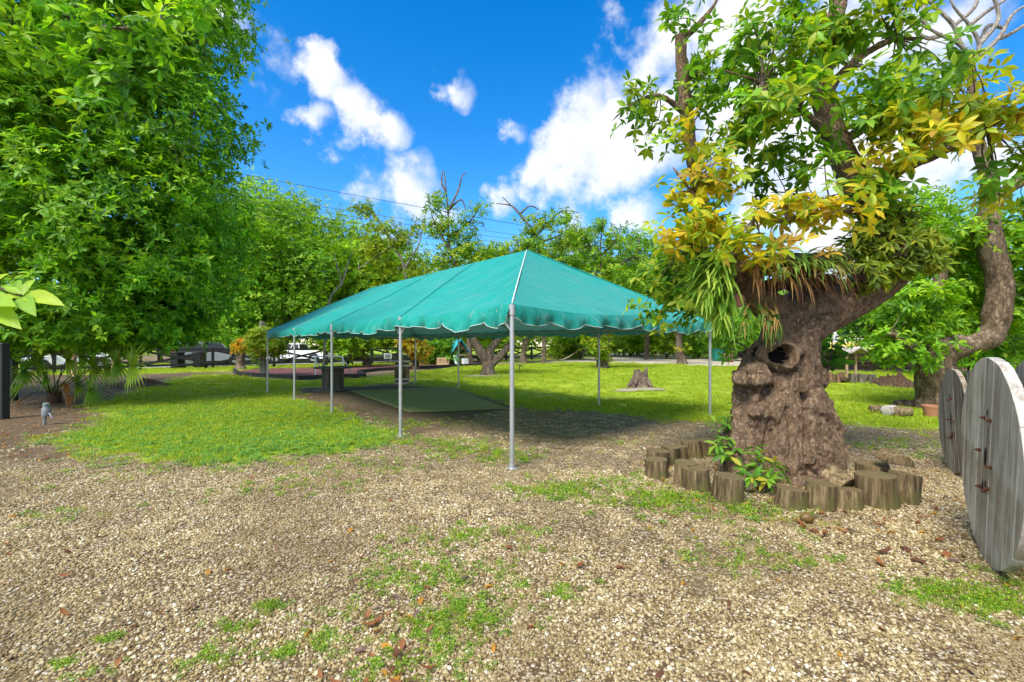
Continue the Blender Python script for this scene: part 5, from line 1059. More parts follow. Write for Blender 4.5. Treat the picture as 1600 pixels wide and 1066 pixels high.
for (px, pb, sx, sy, rot, lab) in [(1322, 755, .34, .17, (.35, .4, .5), 'wedge of split log lying tilted inside the ring'), (1405, 735, .36, .2, (.15, .1, -.2), 'flat slab of split log lying on top of the leaning log')]:
    c = G(px, pb+28) if 'wedge' in lab else W(1406, 731, 4.35); m = M(); q = Quaternion((1, 0, 0), rot[0]) @ Quaternion((0, 1, 0), rot[1]) @ Quaternion((0, 0, 1), rot[2]); n = 12
    pts = [Vector((sx/2*math.cos(math.pi*k/n), 0, sy*.75*math.sin(math.pi*k/n))) for k in range(n+1)]; c = c+Vector((0, 0, .12 if 'wedge' in lab else .02))
    m.prism([c+q @ (p*(.75 if 'flat' in lab else 1)) for p in pts], q @ Vector((0, .2, 0))); o = m.obj('split_log', MT['log_side'], None, False, c, .01); tag(o, lab, 'log')

# ------------------------------------------------------------------ cable reels
def reel(label, c, nrm, rad, thick, gap, grain, nplank, other=True, bolts=True, drum=.45, lean=0.0, wood='grey_wood'):
    """big wooden cable reel standing on its rims; nrm is the outward normal of the face we see"""
    t = thing('cable_reel', Vector((c.x, c.y, 0)), label, 'cable reel'); nrm = Vector(nrm).normalized(); up = Vector((0, 0, 1)); sd = up.cross(nrm).normalized(); up = nrm.cross(sd)
    ca, sa_ = math.cos(grain), math.sin(grain); pu = up*ca+sd*sa_; ps = sd*ca-up*sa_      # plank direction and across
    def flange(c, seed):
        rs = random.Random(seed); cuts = [-rad]
        ws = [rs.uniform(.8, 1.25) for _ in range(nplank)]; s = sum(ws)
        for w in ws: cuts.append(cuts[-1]+2*rad*w/s)
        for i in range(nplank):
            a, b = cuts[i]+.003, cuts[i+1]-.003; pts = []; K = 9; off = rs.uniform(-.004, .004)
            for k in range(K+1):
                x = a+(b-a)*k/K; pts.append((x, math.sqrt(max(rad*rad-x*x, 0))-rs.uniform(0, .004)))
            for k in range(K, -1, -1):
                x = a+(b-a)*k/K; pts.append((x, -math.sqrt(max(rad*rad-x*x, 0))))
            if pts[0][1] < .02: pts = pts[1:-1]
            M_ = Matrix((ps, -nrm, pu)).transposed(); cc = c+ps*((a+b)/2)
            m = M(); m.prism([c+ps*x+pu*y+nrm*off for x, y in pts], -nrm*thick)
            me_o = m.obj('plank', MT[wood], t, False, None, .004)
            # local frame so that the grain runs along the plank
            loc = [M_.inverted() @ (Vector(v.co)+ORG[t.name]-cc) for v in me_o.data.vertices]
            for v, q in zip(me_o.data.vertices, loc): v.co = q
            me_o.matrix_basis = Matrix.Translation(cc-ORG[t.name]) @ M_.to_4x4()
    flange(c, 1)
    if other:
        flange(c-nrm*(gap+thick), 2)
        n = 16
        for k in range(n):
            a = 2*math.pi*k/n; p = c-nrm*thick+(sd*math.cos(a)+up*math.sin(a))*drum*rad
            m = M(); m.bar(p, p-nrm*gap, drum*rad*.39, .03, (sd*math.cos(a)+up*math.sin(a))); m.obj('drum_stave', MT['spool_edge'], t)
        m = M(); m.lathe([(rad*1.004, -.004), (rad*1.004, .012)], c-nrm*(thick+.005), 48, nrm, False)
    if bolts:
        for k, (x, y) in enumerate([(.10, .42), (-.08, .40), (-.2, .03), (.05, -.30), (-.14, -.33), (.16, -.02), (.12, -.25)]):
            p = c+ps*x*rad+pu*y*rad; m = M(); m.tube([p-nrm*.01, p+nrm*.03], .006, 8); o = m.obj('bolt', MT['rust'], t)
            m = M(); m.lathe([(.017, .002), (.017, .006)], p, 6, nrm); m.lathe([(.011, .010), (.011, .02)], p, 6, nrm); m.obj('nut', MT['rust'], o)
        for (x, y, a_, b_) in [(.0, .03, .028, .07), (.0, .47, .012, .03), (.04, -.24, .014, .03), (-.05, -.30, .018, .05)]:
            p = c+ps*x*rad+pu*y*rad; m = M(); m.add([p+nrm*.0065+ps*math.cos(2*math.pi*k/14)*a_+pu*math.sin(2*math.pi*k/14)*b_ for k in range(14)], [tuple(range(14))]); m.obj('slot_shade', MT['hole_shade'], t)  # flat near-black patches painting the shade of slots, nothing is cut
    return t
# near reel: visible flange centre and radius from its rim in the picture
rc = W(1541, 727, 3.1); rc.z = .718
reel('large grey weathered wooden cable reel at the right edge', rc, (-.82, .574, .0), .72, .06, .16, .14, 9, True, True, .45)
rc = W(1487, 660, 5.3); rc.z = .618
reel('smaller brownish cable reel behind the large grey one', rc, (-.84, .545, .0), .62, .045, .14, -.16, 8, True, True, .4, 0.0, 'brown_grey_wood')

# individually lying dead leaves and a fallen fruit
FL = [(1255, 828, .16), (1272, 833, .18), (1290, 838, .14), (1415, 861, .17), (1380, 868, .2), (1435, 880, .16), (1375, 885, .16), (1480, 868, .18), (1250, 820, .12), (1490, 880, .14), (1300, 930, .1), (1067, 915, .08), (1400, 950, .08), (1520, 1055, .1), (1200, 830, .1), (968, 890, .11), (905, 888, .12), (830, 985, .09), (1035, 880, .08), (610, 1050, .12), (620, 1030, .13), (628, 1010, .12), (575, 968, .1), (185, 1040, .09), (300, 955, .1), (975, 995, .07), (1490, 1025, .08), (1310, 850, .14), (1460, 860, .12), (1085, 775, .1)]
for i, (px, py, L) in enumerate(FL):
    p = G(px, py); V, F, C = dry_leaf(L*.66, L*.14, .22*(-1)**i, i, DC[(i*5+i//3) % 5 if i != 11 else 5]); me = np_mesh('fallen_leaf', V, F, C); me.materials.append(MT['leaf'])
    o = link('fallen_leaf', me, None, p); o.location = p+Vector((0, 0, .018)); o.rotation_euler = (random.Random(i).uniform(-.2, .2), random.Random(i+50).uniform(-.2, .2), random.Random(i+9).uniform(0, 6.28))
    tag(o, 'dry brown fallen leaf lying on the gravel', 'leaf', 'fallen leaves on the gravel')
p = G(1262, 818); bmx = bmesh.new(); bmesh.ops.create_icosphere(bmx, subdivisions=3, radius=1); m = M(); m.add([p+Vector((v.co.x*.055*(1-.2*v.co.x), v.co.y*.045, v.co.z*.045+.05)) for v in bmx.verts], [[v.index for v in f.verts] for f in bmx.faces]); bmx.free()
o = m.obj('fallen_fruit', plain('fruit_skin', (.14, .085, .02), .5, 0, .5, 12), None, True, p); tag(o, 'olive brown fallen fruit in front of the log ring', 'fruit')
m = M(); m.tube([p+Vector((-.05, 0, .05)), p+Vector((-.065, 0, .055))], .005, 6); m.obj('stalk', MT['bark_dark'], o)

# ------------------------------------------------------------------ things under and around the tent
# turf mat
mp = [G(548, 612), G(640, 646), G(792, 640), G(700, 607)]
m = M(); m.prism([Vector((p.x, p.y, float(gz(p.x, p.y))+.012)) for p in mp][::-1] if False else [Vector((p.x, p.y, -.105)) for p in mp], (0, 0, .03))
o = m.obj('turf_mat', plain('artificial_turf', (.22, .23, .08), .95, 0, .5, 12, .015), None, False, mp[0]); tag(o, 'flat olive green artificial turf mat lying under the tent', 'mat')
# cable spool table
def spool_table():
    b = G(515, 611); d = b.y; s = d/FPX; b = gpt((515-800)*s, d+.3)
    t = thing('spool_table', b, 'upright wooden cable spool used as a table under the tent', 'table')
    h = (611-574)*s; R_ = 29*s; rd = 15.5*s
    for z, nm in ((0.0, 'base_disc'), (h-.05, 'table_top')):
        m = M(); m.lathe([(R_*.985, 0), (R_, .01), (R_, .045), (R_*.985, .055)], b+Vector((0, 0, z)), 40); m.obj(nm, MT['table_wood'], t)
    n = 18
    for k in range(n):
        a = 2*math.pi*k/n; p = b+Vector((math.cos(a)*rd, math.sin(a)*rd, .055)); m = M(); m.bar(p, p+Vector((0, 0, h-.105)), 2*math.pi*rd/n*.97, .04, Vector((math.cos(a), math.sin(a), 0))); m.obj('stave', MT['table_wood'], t)
spool_table()
# small white plastic goal
b = G(516, 592); d = b.y; s = d/FPX
t = thing('play_goal', b, 'small white plastic frame with mesh standing behind the spool table', 'goal')
P_ = lambda x, y, dd=0: Vector(((x-800)*s, d+dd, EYE+(HOR-y)*s))
a, r_ = smooth_path([(P_(493, 590), .035), (P_(493, 562), .035), (P_(498, 557), .035), (P_(530, 557), .035), (P_(536, 562), .035), (P_(536, 590), .035)], 4); m = M(); m.tube(a, r_, 8); m.obj('frame', MT['white_plastic'], t, True)
for x0, x1 in ((493, 497), (536, 543)):
    a, r_ = smooth_path([(P_(x0, 562), .03), (P_(x1-2, 578, .5), .03), (P_(x1, 590, .9), .03)], 4); m = M(); m.tube(a, r_, 8); m.obj('side_bar', MT['white_plastic'], t, True)
m = M(); m.tube([P_(497, 590, .9), P_(543, 590, .9)], .03, 8); m.obj('base_bar', MT['white_plastic'], t, True)
m = M()
for k in range(1, 9): x = 493+43*k/9; m.tube([P_(x, 558), P_(x+3, 589, .9)], .006, 4)
for k in range(1, 6): y = 558+30*k/6; m.tube([P_(493, y, .15*k), P_(540, y, .15*k)], .006, 4)
m.obj('net', MT['rope'], t)
# barrel
b = G(628, 600); d = b.y; s = d/FPX; h = 37*s; rb = 11.5*s
t = thing('wooden_barrel', b, 'brown wooden barrel with steel hoops at the tent back side', 'barrel')
n = 14
for k in range(n):
    rows = []
    for z in np.linspace(0, 1, 7):
        rr = rb*(.86+.14*math.sin(math.pi*z)); rows.append([b+Vector((rr*math.cos(2*math.pi*(k+f)/n), rr*math.sin(2*math.pi*(k+f)/n), h*z)) for f in (.03, .5, .97)])
    m = M(); m.grid([r_[::1] for r_ in rows]); m.obj('stave', MT['brown_wood'], t)
for z in (.04, .22, .78, .96):
    rr = rb*(.86+.14*math.sin(math.pi*z))+.006; m = M(); m.lathe([(rr, -.03), (rr, .03)], b+Vector((0, 0, h*z)), 24, None, False); m.obj('hoop', MT['galv'], t)
m = M(); m.lathe([(.02, 0), (rb*.84, 0), (rb*.84, .01)], b+Vector((0, 0, h*.97)), 24); m.obj('lid', MT['brown_wood'], t)
# dark fence with crossed braces
def fence(label, s0, s1, pitch, h=1.42, off=0.0):
    b = fpt(s0, off); t = thing('crossbuck_fence', b, label, 'fence'); s = s0
    while s <= s1+.01:
        p = fpt(s, off); m = M(); m.box(p+Vector((0, 0, h/2+.02)), (.17, .17, h+.08), Matrix.Rotation(math.atan2(FD.y, FD.x), 3, 'Z')); m.obj('post', MT['black_wood'], t)
        if s+pitch <= s1+.01:
            q = fpt(s+pitch, off); n3 = Vector((FN.x, FN.y, 0))*-.1; z = lambda v: Vector((0, 0, v))
            for nm, za, zb, o_ in (('top_rail', h-.06, h-.06, 1), ('bottom_rail', .32, .32, 1), ('cross_brace', .36, h-.12, 1.35), ('cross_brace', h-.12, .36, 1.7)):
                m = M(); m.bar(p+z(za)+n3*o_, q+z(zb)+n3*o_, .035, .15); m.obj(nm, MT['black_wood'], t)
        s += pitch
fence('black crossed rail fence along the road behind the tent', -8.4, 46.2, 3.9)
# far vehicles
def wheel(t, c, ax, r_, w):
    m = M(); m.lathe([(r_*.66, -w/2), (r_*.95, -w/2), (r_, -w*.3), (r_, w*.3), (r_*.95, w/2), (r_*.66, w/2)], c, 22, ax, False); wv = m.obj('wheel', MT['tyre'], t, True)
    m = M(); m.lathe([(r_*.66, -w*.42), (r_*.2, -w*.5), (.01, -w*.5)], c, 18, ax, False); m.lathe([(.01, w*.5), (r_*.2, w*.5), (r_*.66, w*.42)], c, 18, ax, False); m.obj('rim', MT['silver_paint'], wv)
def vehicle(name, label, pos, heading, prof, cab, width, L, paint_, wheels, wr, extra=None, cat='car'):
    """prof: side outline of the lower body (x forward, z), cab: outline of the glasshouse (bottom pair, top pair)"""
    t = thing(name, pos, label, cat, 'vehicles on the road behind the fence'); f = Vector((math.cos(heading), math.sin(heading), 0)); sdv = Vector((-f.y, f.x, 0))
    P = lambda x, y, z: Vector(pos)+f*x+sdv*y+Vector((0, 0, z))
    hw = width/2; m = M(); n = len(prof); V = []
    for y, k in ((-hw, 1), (-hw*.0, 1), (hw, 1)): pass
    ys = [(-hw*.93, .0), (-hw, .5), (hw, .5), (hw*.93, .0)]
    for y, _ in ((-hw, 0), (hw, 0)): V += [P(x, y*(.95 if z > .85 else 1), z) for x, z in prof]
    m.add(V, [tuple(range(n-1, -1, -1)), tuple(range(n, 2*n))]+[(i, (i+1) % n, n+(i+1) % n, n+i) for i in range(n)]); body = m.obj('body', MT[paint_], t, False, None, .05)
    (x0, x1, z0), (x2, x3, z1) = cab; m = M(); q = .93; r_ = .78
    m.add([P(x0, -hw*q, z0), P(x1, -hw*q, z0), P(x1, hw*q, z0), P(x0, hw*q, z0), P(x2, -hw*r_, z1), P(x3, -hw*r_, z1), P(x3, hw*r_, z1), P(x2, hw*r_, z1)], [(3, 2, 1, 0), (4, 5, 6, 7), (0, 1, 5, 4), (1, 2, 6, 5), (2, 3, 7, 6), (3, 0, 4, 7)]); m.obj('glasshouse', MT['glass_dark'], t)
    m = M(); m.add([P(x2-.06, -hw*r_-.02, z1), P(x3+.06, -hw*r_-.02, z1), P(x3+.06, hw*r_+.02, z1), P(x2-.06, hw*r_+.02, z1), P(x2, -hw*r_*.94, z1+.07), P(x3, -hw*r_*.94, z1+.07), P(x3, hw*r_*.94, z1+.07), P(x2, hw*r_*.94, z1+.07)], [(3, 2, 1, 0), (4, 5, 6, 7), (0, 1, 5, 4), (1, 2, 6, 5), (2, 3, 7, 6), (3, 0, 4, 7)]); m.obj('roof', MT[paint_], t, False, None, .03)
    for sg in (-1, 1):
        for (xa, za, xb, zb) in ((x0, z0, x2, z1), (x1, z0, x3, z1), ((x0+x1)/2, z0, (x2+x3)/2, z1)):
            m = M(); m.bar(P(xa, sg*(hw*q+.005), za), P(xb, sg*(hw*r_+.005), zb), .09, .05, f); m.obj('pillar', MT[paint_], t)
        for wx in wheels:
            wheel(t, P(wx, sg*(hw-.08), wr), sdv, wr, .24)
            m = M(); m.lathe([(wr*1.22, -.01), (wr*1.02, .012)], P(wx, sg*(hw+.004), wr*1.02), 20, sdv*sg, False); m.obj('wheel_arch', MT['black_plastic'], t)
        xf = max(x for x, z in prof); xr = min(x for x, z in prof)
        m = M(); m.box(P(xf-.03, sg*hw*.72, .78), (.12, .34, .16), Matrix.Rotation(heading, 3, 'Z')); m.obj('headlight', MT['white_plastic'], t)
        m = M(); m.box(P(xr+.06, sg*hw*.93, .95), (.16, .18, .34), Matrix.Rotation(heading, 3, 'Z')); m.obj('tail_light', MT['orange_light' if 'truck' in name else 'red_light'], t)
        m = M(); m.box(P(x1-.12, sg*(hw+.10), z0+.08), (.1, .2, .16), Matrix.Rotation(heading, 3, 'Z')); m.obj('mirror', MT['black_plastic'], t)
    for xx in (xf, xr): m = M(); m.box(P(xx, 0, .52), (.14, width*.98, .2), Matrix.Rotation(heading, 3, 'Z')); m.obj('bumper', MT['galv'], t, False, None, .03)
    return t
HDG = math.atan2(-FD.y, -FD.x)
def car_at(px, off):
    """point on a lane line parallel to the fence under pixel px"""
    k = (px-800)/FPX; o_ = FA+FN*off; s = (k*o_.y-o_.x)/(FD.x-k*FD.y); p = o_+FD*s; return Vector((p.x, p.y, float(gz(p.x, p.y))+.05))
pk = [(-2.75, .5), (-2.75, 1.12), (-.55, 1.14), (-.5, 1.18), (1.2, 1.2), (2.55, 1.08), (2.75, .85), (2.75, .42), (-2.6, .42)]
vehicle('pickup_truck', 'white pickup truck driving past behind the fence left of the tent', car_at(468, 6.2), R(180), pk, ((-.45, 1.3, 1.18), (-.3, .75, 1.72)), 2.0, 5.5, 'white_paint', (-1.75, 1.75), .42, cat='truck')
sv = [(-2.4, .45), (-2.45, 1.0), (-2.3, 1.08), (1.0, 1.08), (2.15, .98), (2.4, .75), (2.4, .38), (-2.3, .38)]
vehicle('parked_suv', 'grey SUV half hidden behind the fence left of the orange leaved stump', car_at(330, 4.6), HDG+R(180), sv, ((-2.25, 1.15, 1.08), (-2.0, .55, 1.76)), 1.95, 4.8, 'silver_paint', (-1.5, 1.5), .40)
sd_ = [(-2.25, .45), (-2.3, .9), (-1.6, .98), (1.0, .95), (2.1, .8), (2.25, .6), (2.2, .35), (-2.15, .35)]
vehicle('parked_sedan', 'white car mostly hidden behind the fan palm on the left', car_at(115, 4.6), HDG, sd_, ((-1.5, 1.05, .96), (-1.0, .4, 1.42)), 1.8, 4.5, 'white_paint', (-1.4, 1.4), .33)
vehicle('parked_sedan', 'white car glimpsed behind the hammock through the far fence', car_at(905, 4.8), HDG, sd_, ((-1.5, 1.05, .96), (-1.0, .4, 1.42)), 1.8, 4.5, 'white_paint', (-1.4, 1.4), .33)
# two black bins by the fence
for px, lab in ((277, 'black wheeled bin left of the fence post'), (312, 'black wheeled bin right of the fence post')):
    b = car_at(px, .9); b.z = float(gz(b.x, b.y)); t = thing('wheeled_bin', b, lab, 'bin', 'black bins behind the fence')
    m = M(); m.box(b+Vector((0, 0, .6)), (.52, .6, 1.0), None, 1.12); m.obj('body', MT['black_plastic'], t, False, None, .04)
    m = M(); m.box(b+Vector((0, 0, 1.14)), (.64, .74, .07)); m.obj('lid', MT['black_plastic'], t, False, None, .02)
    for sg in (-1, 1): m = M(); m.lathe([(.12, -.04), (.12, .04)], b+Vector((sg*.3, .22, .13)), 16, (1, 0, 0)); m.obj('wheel', MT['tyre'], t, True)
# wooden stakes
for px, py, h, lab in ((115, 588, 33, 'taller pale wooden stake near the fan palm'), (178, 583, 21, 'shorter pale wooden stake left of the soil mound')):
    b = G(px, py); s = b.y/FPX; m = M(); m.box(b+Vector((0, 0, h*s/2)), (.17, .17, h*s)); m.add(*[[b+Vector((x*.085, y*.085, h*s)) for x, y in ((-1, -1), (1, -1), (1, 1), (-1, 1))]+[b+Vector((0, 0, h*s+.05))], [(0, 1, 4), (1, 2, 4), (2, 3, 4), (3, 0, 4)]])
    o = m.obj('wooden_stake', MT['pale_wood'], None, False, b); tag(o, lab, 'stake')
# soil mound
def mound(name, label, px, py, w, h, dep, seed, mat, cat):
    b = G(px, py); s = b.y/FPX; rows = []
    for j in range(17):
        row = []
        for i in range(33):
            u, v = i/32*2-1, j/16*2-1; r_ = math.hypot(u, v); q = max(0, 1-r_*r_)**.8; n_ = mnoise.noise(Vector((u*2.6+seed, v*2, seed)))+.6*mnoise.noise(Vector((u*7, v*5, seed)))+.4*mnoise.noise(Vector((u*17, v*13, seed)))
            row.append(Vector((b.x+u*w*s, b.y+v*dep, b.z-.03+h*s*q*(.7+.75*n_))))
        rows.append(row)
    m = M(); m.grid(rows); o = m.obj(name, MT[mat], None, True, b); return tag(o, label, cat)
mound('soil_mound', 'low mound of brown soil and roots behind the left lawn', 215, 604, 50, 12, 1.1, 4, 'husk', 'mound')
# stump
b = G(1000, 605); s = b.y/FPX; t = thing('tree_stump', b, 'weathered tree stump with jagged hollow top on the lawn', 'stump')
m = M(); n = 26; rows = []
for j in range(12):
    v = j/11; row = []
    for k in range(n+1):
        a = 2*math.pi*k/n; fl = (1-v)**3*(.9+.5*math.sin(a*3+1)+.3*math.sin(a*5)); rr = (13+14*fl*.55)*s*(1-.22*v)*(1+.10*mnoise.noise(Vector((math.cos(a)*2, math.sin(a)*2, v*2)))); top = (26+4*math.sin(a*2+.8)+3*math.sin(a*5))*s
        row.append(b+Vector((rr*math.cos(a)+v*2*s, rr*math.sin(a), top*v-.03)))
    rows.append(row)
for sc_, dz in ((.62, -.05), (.55, -.35)): row = rows[11]; cc = sum(row[:-1], Vector())/n; rows.append([cc+(p-cc)*sc_+Vector((0, 0, dz)) for p in row])
m.grid(rows); m.obj('trunk', MT['bark'], t, True)
for i, (x0, x1) in enumerate(((990, 978), (1010, 1022), (996, 988))):
    a, r_ = smooth_path([(W(x0, 592, b.y-.2), .09), (W((x0+x1)/2, 601, b.y-.45), .06), (Vector((W(x1, 607, b.y-.5).x, b.y-.55, b.z)), .03)], 4); m = M(); m.tube(a, r_, 7, True, .2); m.obj('root', MT['bark'], t, True)
def disc_patch(px, py, rx, ry, seed, nm='bare_sand_patch'):
    b = G(px, py); n = 28; m = M(); ring = [Vector((b.x+rx*math.cos(a)*(1+.3*mnoise.noise(Vector((math.cos(a)*1.5, math.sin(a)*1.5, seed)))), b.y+ry*math.sin(a)*(1+.3*mnoise.noise(Vector((math.cos(a)*2, math.sin(a)*2, seed+3)))), 0)) for a in [2*math.pi*k/n for k in range(n)]]
    ring = [Vector((p.x, p.y, float(gz(p.x, p.y))+.022)) for p in ring]; m.add(ring+[b+Vector((0, 0, .05))], [(k, (k+1) % n, n) for k in range(n)]); tag(m.obj(nm, MT['stone'], None, True, b), kind='structure')
disc_patch(1000, 609, .95, .55, 1); disc_patch(762, 588, 1.3, .7, 2)
# small garden bench like plank on the lawn
b = G(812, 580); s = b.y/FPX; t = thing('garden_stool', b, 'small grey plank on a single leg beside the front pole', 'stool')
m = M(); m.box(b+Vector((0, 0, .36)), (.42, .25, .06), Matrix.Rotation(.25, 3, 'Y')); m.obj('seat', MT['table_wood'], t); m = M(); m.tube([b, b+Vector((0, 0, .34))], .035, 8); m.obj('leg', MT['table_wood'], t)
# playhouse
b = G(714, 570); s = b.y/FPX; t = thing('playhouse', b, 'little wooden playhouse with turquoise gable roof', 'playhouse')
w, h = 20*s, 25*s
for x in (-.5, .5):
    for y in (-.5, .5): m = M(); m.box(b+Vector((x*w, y*w, h/2)), (.09, .09, h)); m.obj('post', MT['brown_wood'], t)
for k in range(7): m = M(); m.box(b+Vector((-.42*w+k*.14*w, .5*w, h*.5)), (.13*w, .04, h*.94)); m.obj('wall_plank', MT['brown_wood'], t)
for k in range(3): m = M(); m.box(b+Vector((.16*w+k*.14*w, -.5*w, h*.2)), (.13*w, .04, h*.4)); m.obj('wall_plank', MT['pale_wood'], t)
m = M(); m.box(b+Vector((0, -.52*w, h*.62)), (w*1.1, .05, .1)); m.obj('counter', MT['pale_wood'], t)
for sg in (-1, 1):
    m = M(); m.bar(b+Vector((sg*w*.72, 0, h*.88)), b+Vector((0, 0, h+15*s)), .05, w*1.25, (0, 1, 0)) if False else m.prism([b+Vector((sg*w*.78, -.66*w, h*.82)), b+Vector((0, -.66*w, h+15*s)), b+Vector((0, -.66*w, h+15*s-.07)), b+Vector((sg*w*.78, -.66*w, h*.82-.07))], (0, 1.3*w, 0)); m.obj('roof_panel', MT['teal_roof'], t)
m = M(); m.prism([b+Vector((-w*.5, -.5*w, h*.95)), b+Vector((w*.5, -.5*w, h*.95)), b+Vector((0, -.5*w, h+12*s))], (0, .04, 0)); m.obj('gable', MT['brown_wood'], t)
m = M(); rows = [[b+Vector((-w*.62-.18*math.sin(q*3)*q, -.5*w-q*.6, h*.62*(1-q)+.05)), b+Vector((-w*.3-.18*math.sin(q*3)*q, -.5*w-q*.6, h*.62*(1-q)+.05))] for q in np.linspace(0, 1, 8)]; m.grid(rows); sl = m.obj('slide', MT['mint'], t, True); sl.modifiers.new('s', 'SOLIDIFY').thickness = .06
m = M(); m.box(b+Vector((.3*w, -.75*w, .28)), (.5, .35, .5)); m.obj('white_box', MT['white_plastic'], t, False, None, .03)
t.rotation_euler = (0, 0, .62)
# timber planter box with a small plant
b = G(693, 571); s = b.y/FPX; t = thing('planter_box', b, 'pale brown timber planter box left of the playhouse', 'planter')
for sg, dx, dy in ((1, 0, -.4), (1, 0, .4)):
    for k in range(3): m = M(); m.box(b+Vector((0, dy, .12+k*.22)), (1.0, .05, .2)); m.obj('board', MT['pale_wood'], t)
for sg in (-1, 1):
    for k in range(3): m = M(); m.box(b+Vector((sg*.475, 0, .12+k*.22)), (.05, .75, .2)); m.obj('board', MT['pale_wood'], t)
m = M(); m.box(b+Vector((0, 0, .58)), (.88, .72, .06)); m.obj('soil', MT['husk'], t)
# hammock
ha, hc = W(838, 537, 33), W(907, 545, 33); t = thing('hammock', Vector((ha.x, 33, 0)), 'sagging net hammock slung between two trees on the far lawn', 'hammock'); rows = []
for i in range(25):
    u = i/24; p = ha.lerp(hc, u); p.z -= 1.15*math.sin(math.pi*u)**.9*(1.15-.35*u); wd = .5*math.sin(math.pi*min(max((u-.08)/.84, 0), 1))**.7
    rows.append([p+Vector((0, (v-.5)*2*wd, .22*wd*(4*(v-.5)**2))) for v in np.linspace(0, 1, 7)])
m = M(); m.grid(rows[2:-2]); m.obj('bed', MT['rope'], t, True)
for j in (0, 6): m = M(); m.tube([r_[j] for r_ in rows], .03, 6); m.obj('edge_rope', MT['bark_dark'], t, True)
# white board on legs by the road
b = G(606, 569.5); s = b.y/FPX; t = thing('sign_board', b, 'small white framed board on thin legs beyond the barrel', 'sign')
m = M(); m.box(b+Vector((0, 0, 13*s)), (12*s, .05, 8*s)); m.obj('board', MT['white_plastic'], t); m = M(); m.box(b+Vector((0, -.035, 13*s)), (9*s, .03, 5.5*s)); m.obj('panel', MT['grey_plastic'], t)
for sg in (-1, 1): m = M(); m.tube([b+Vector((sg*4*s, 0, 0)), b+Vector((sg*4*s, 0, 9.5*s))], .03, 6); m.obj('leg', MT['galv'], t)
# fan palm
MT['palm_stem'] = plain('palm_stem', (.10, .15, .035), .5)
b = G(84, 630); fp = thing('fan_palm', b, 'low fan palm with arching split leaves at the left edge', 'palm')
rs = random.Random(4); DRY = [(.30, .17, .07), (.24, .13, .06)]; GRN = [(.13, .25, .03), (.18, .31, .03), (.10, .20, .025), (.24, .34, .04)]
FANS = [(60, 565, 1.1, 0), (105, 562, 1.2, 0), (145, 572, 1.15, 0), (35, 580, 1.1, 0), (180, 568, 1.25, 0), (205, 572, 1.2, 0), (120, 600, 1.1, 0), (140, 610, 1.1, 0), (40, 600, 1.0, 0), (50, 572, 1.1, 0), (125, 556, 1.2, 0), (20, 560, 1.2, 0), (80, 552, 1.3, 0), (105, 618, .5, 1), (30, 628, .5, 1), (100, 600, .6, 1), (165, 575, .9, 0), (70, 590, .7, 0)]
for i, (px, py, sz, dry) in enumerate(FANS):
    hub = W(px, py, b.y+rs.uniform(-1.1, .1)); st = b+Vector((rs.uniform(-.12, .12), rs.uniform(-.1, .1), .25)); mid = st.lerp(hub, .55)+Vector((0, 0, .18)); dirv = (hub-mid).normalized()
    a, r_ = smooth_path([(st, .017), (mid, .012), (hub, .008)], 5); m = M(); m.tube(a, r_, 6); lf = m.obj('dead_leaf' if dry else 'palm_leaf', MT['bark'] if dry else MT['palm_stem'], fp, True)
    c = rs.choice(DRY if dry else GRN); V = []; F = []; up = Vector((rs.uniform(-.4, .4), -.85, rs.uniform(.2, .7))).normalized(); dirv = (hub-b+Vector((0, 0, -.1))); dirv = (dirv-up*dirv.dot(up)).normalized(); sdv = dirv.cross(up).normalized(); N_ = 19
    for k in range(N_):
        an = (k/(N_-1)-.5)*math.radians(210); d_ = dirv*math.cos(an)+sdv*math.sin(an)+up*(.12 if not dry else .2)+Vector((0, 0, 0 if not dry else -.8))
        v, f = strap(hub, d_, .72*sz*rs.uniform(.85, 1.05)*(1 if abs(an) < 1.2 else .85), .040*sz, .75 if not dry else 2.4, 5, 0, None, .1); o_ = len(V); V += v; F += [tuple(o_+q for q in ff) for ff in f]
    me = np_mesh('blade', np.array([tuple(q-ORG[fp.name]) for q in V]), np.array(F), np.tile(np.array(c), (len(V), 1))); me.materials.append(MT['leaf']); link('blade', me, lf)
m = M(); m.tube([b-Vector((0, 0, .1)), b+Vector((.02, 0, .22)), b+Vector((0, 0, .42))], [.2, .17, .09], 12, True, .3); m.obj('trunk', MT['husk'], fp, True)
# black posts at the left edge
for px, py, top, w_, lab in ((4, 655, 538, .16, 'nearer black post cut by the left picture edge'), (20, 626, 548, .16, 'farther black post behind the edge post on the left')):
    b = G(px, py); hgt = W(px, top, b.y).z-b.z; t = thing('fence_post', b, lab, 'post'); m = M(); m.box(b+Vector((0, 0, hgt/2)), (w_, w_, hgt)); m.obj('post', MT['black_wood'], t, False, None, .008)
    m = M(); m.box(b+Vector((0, 0, hgt+.015)), (w_*1.15, w_*1.15, .03), None, .8); m.obj('cap', MT['black_wood'], t)
# garden light
b = G(72, 664); t = thing('garden_light', b, 'small grey garden light on a stake in the bare soil', 'light')
m = M(); m.tube([b+Vector((-.04, 0, 0)), b+Vector((.0, 0, .25))], .022, 8); m.obj('stake', MT['grey_plastic'], t, True)
m = M(); m.lathe([(.07, .18), (.075, .20), (.07, .33), (.06, .35)], b, 14); m.obj('body', MT['grey_plastic'], t, True); m = M(); m.lathe([(.06, .35), (.05, .37), (.055, .40), (.055, .44), (.03, .46)], b, 14); m.obj('cap', MT['grey_green'], t, True)
m = M(); m.tube([b+Vector((.06, 0, .25)), b+Vector((.14, -.04, .2)), b+Vector((.17, -.04, .14))], .014, 6); m.obj('arm', MT['grey_plastic'], t, True)
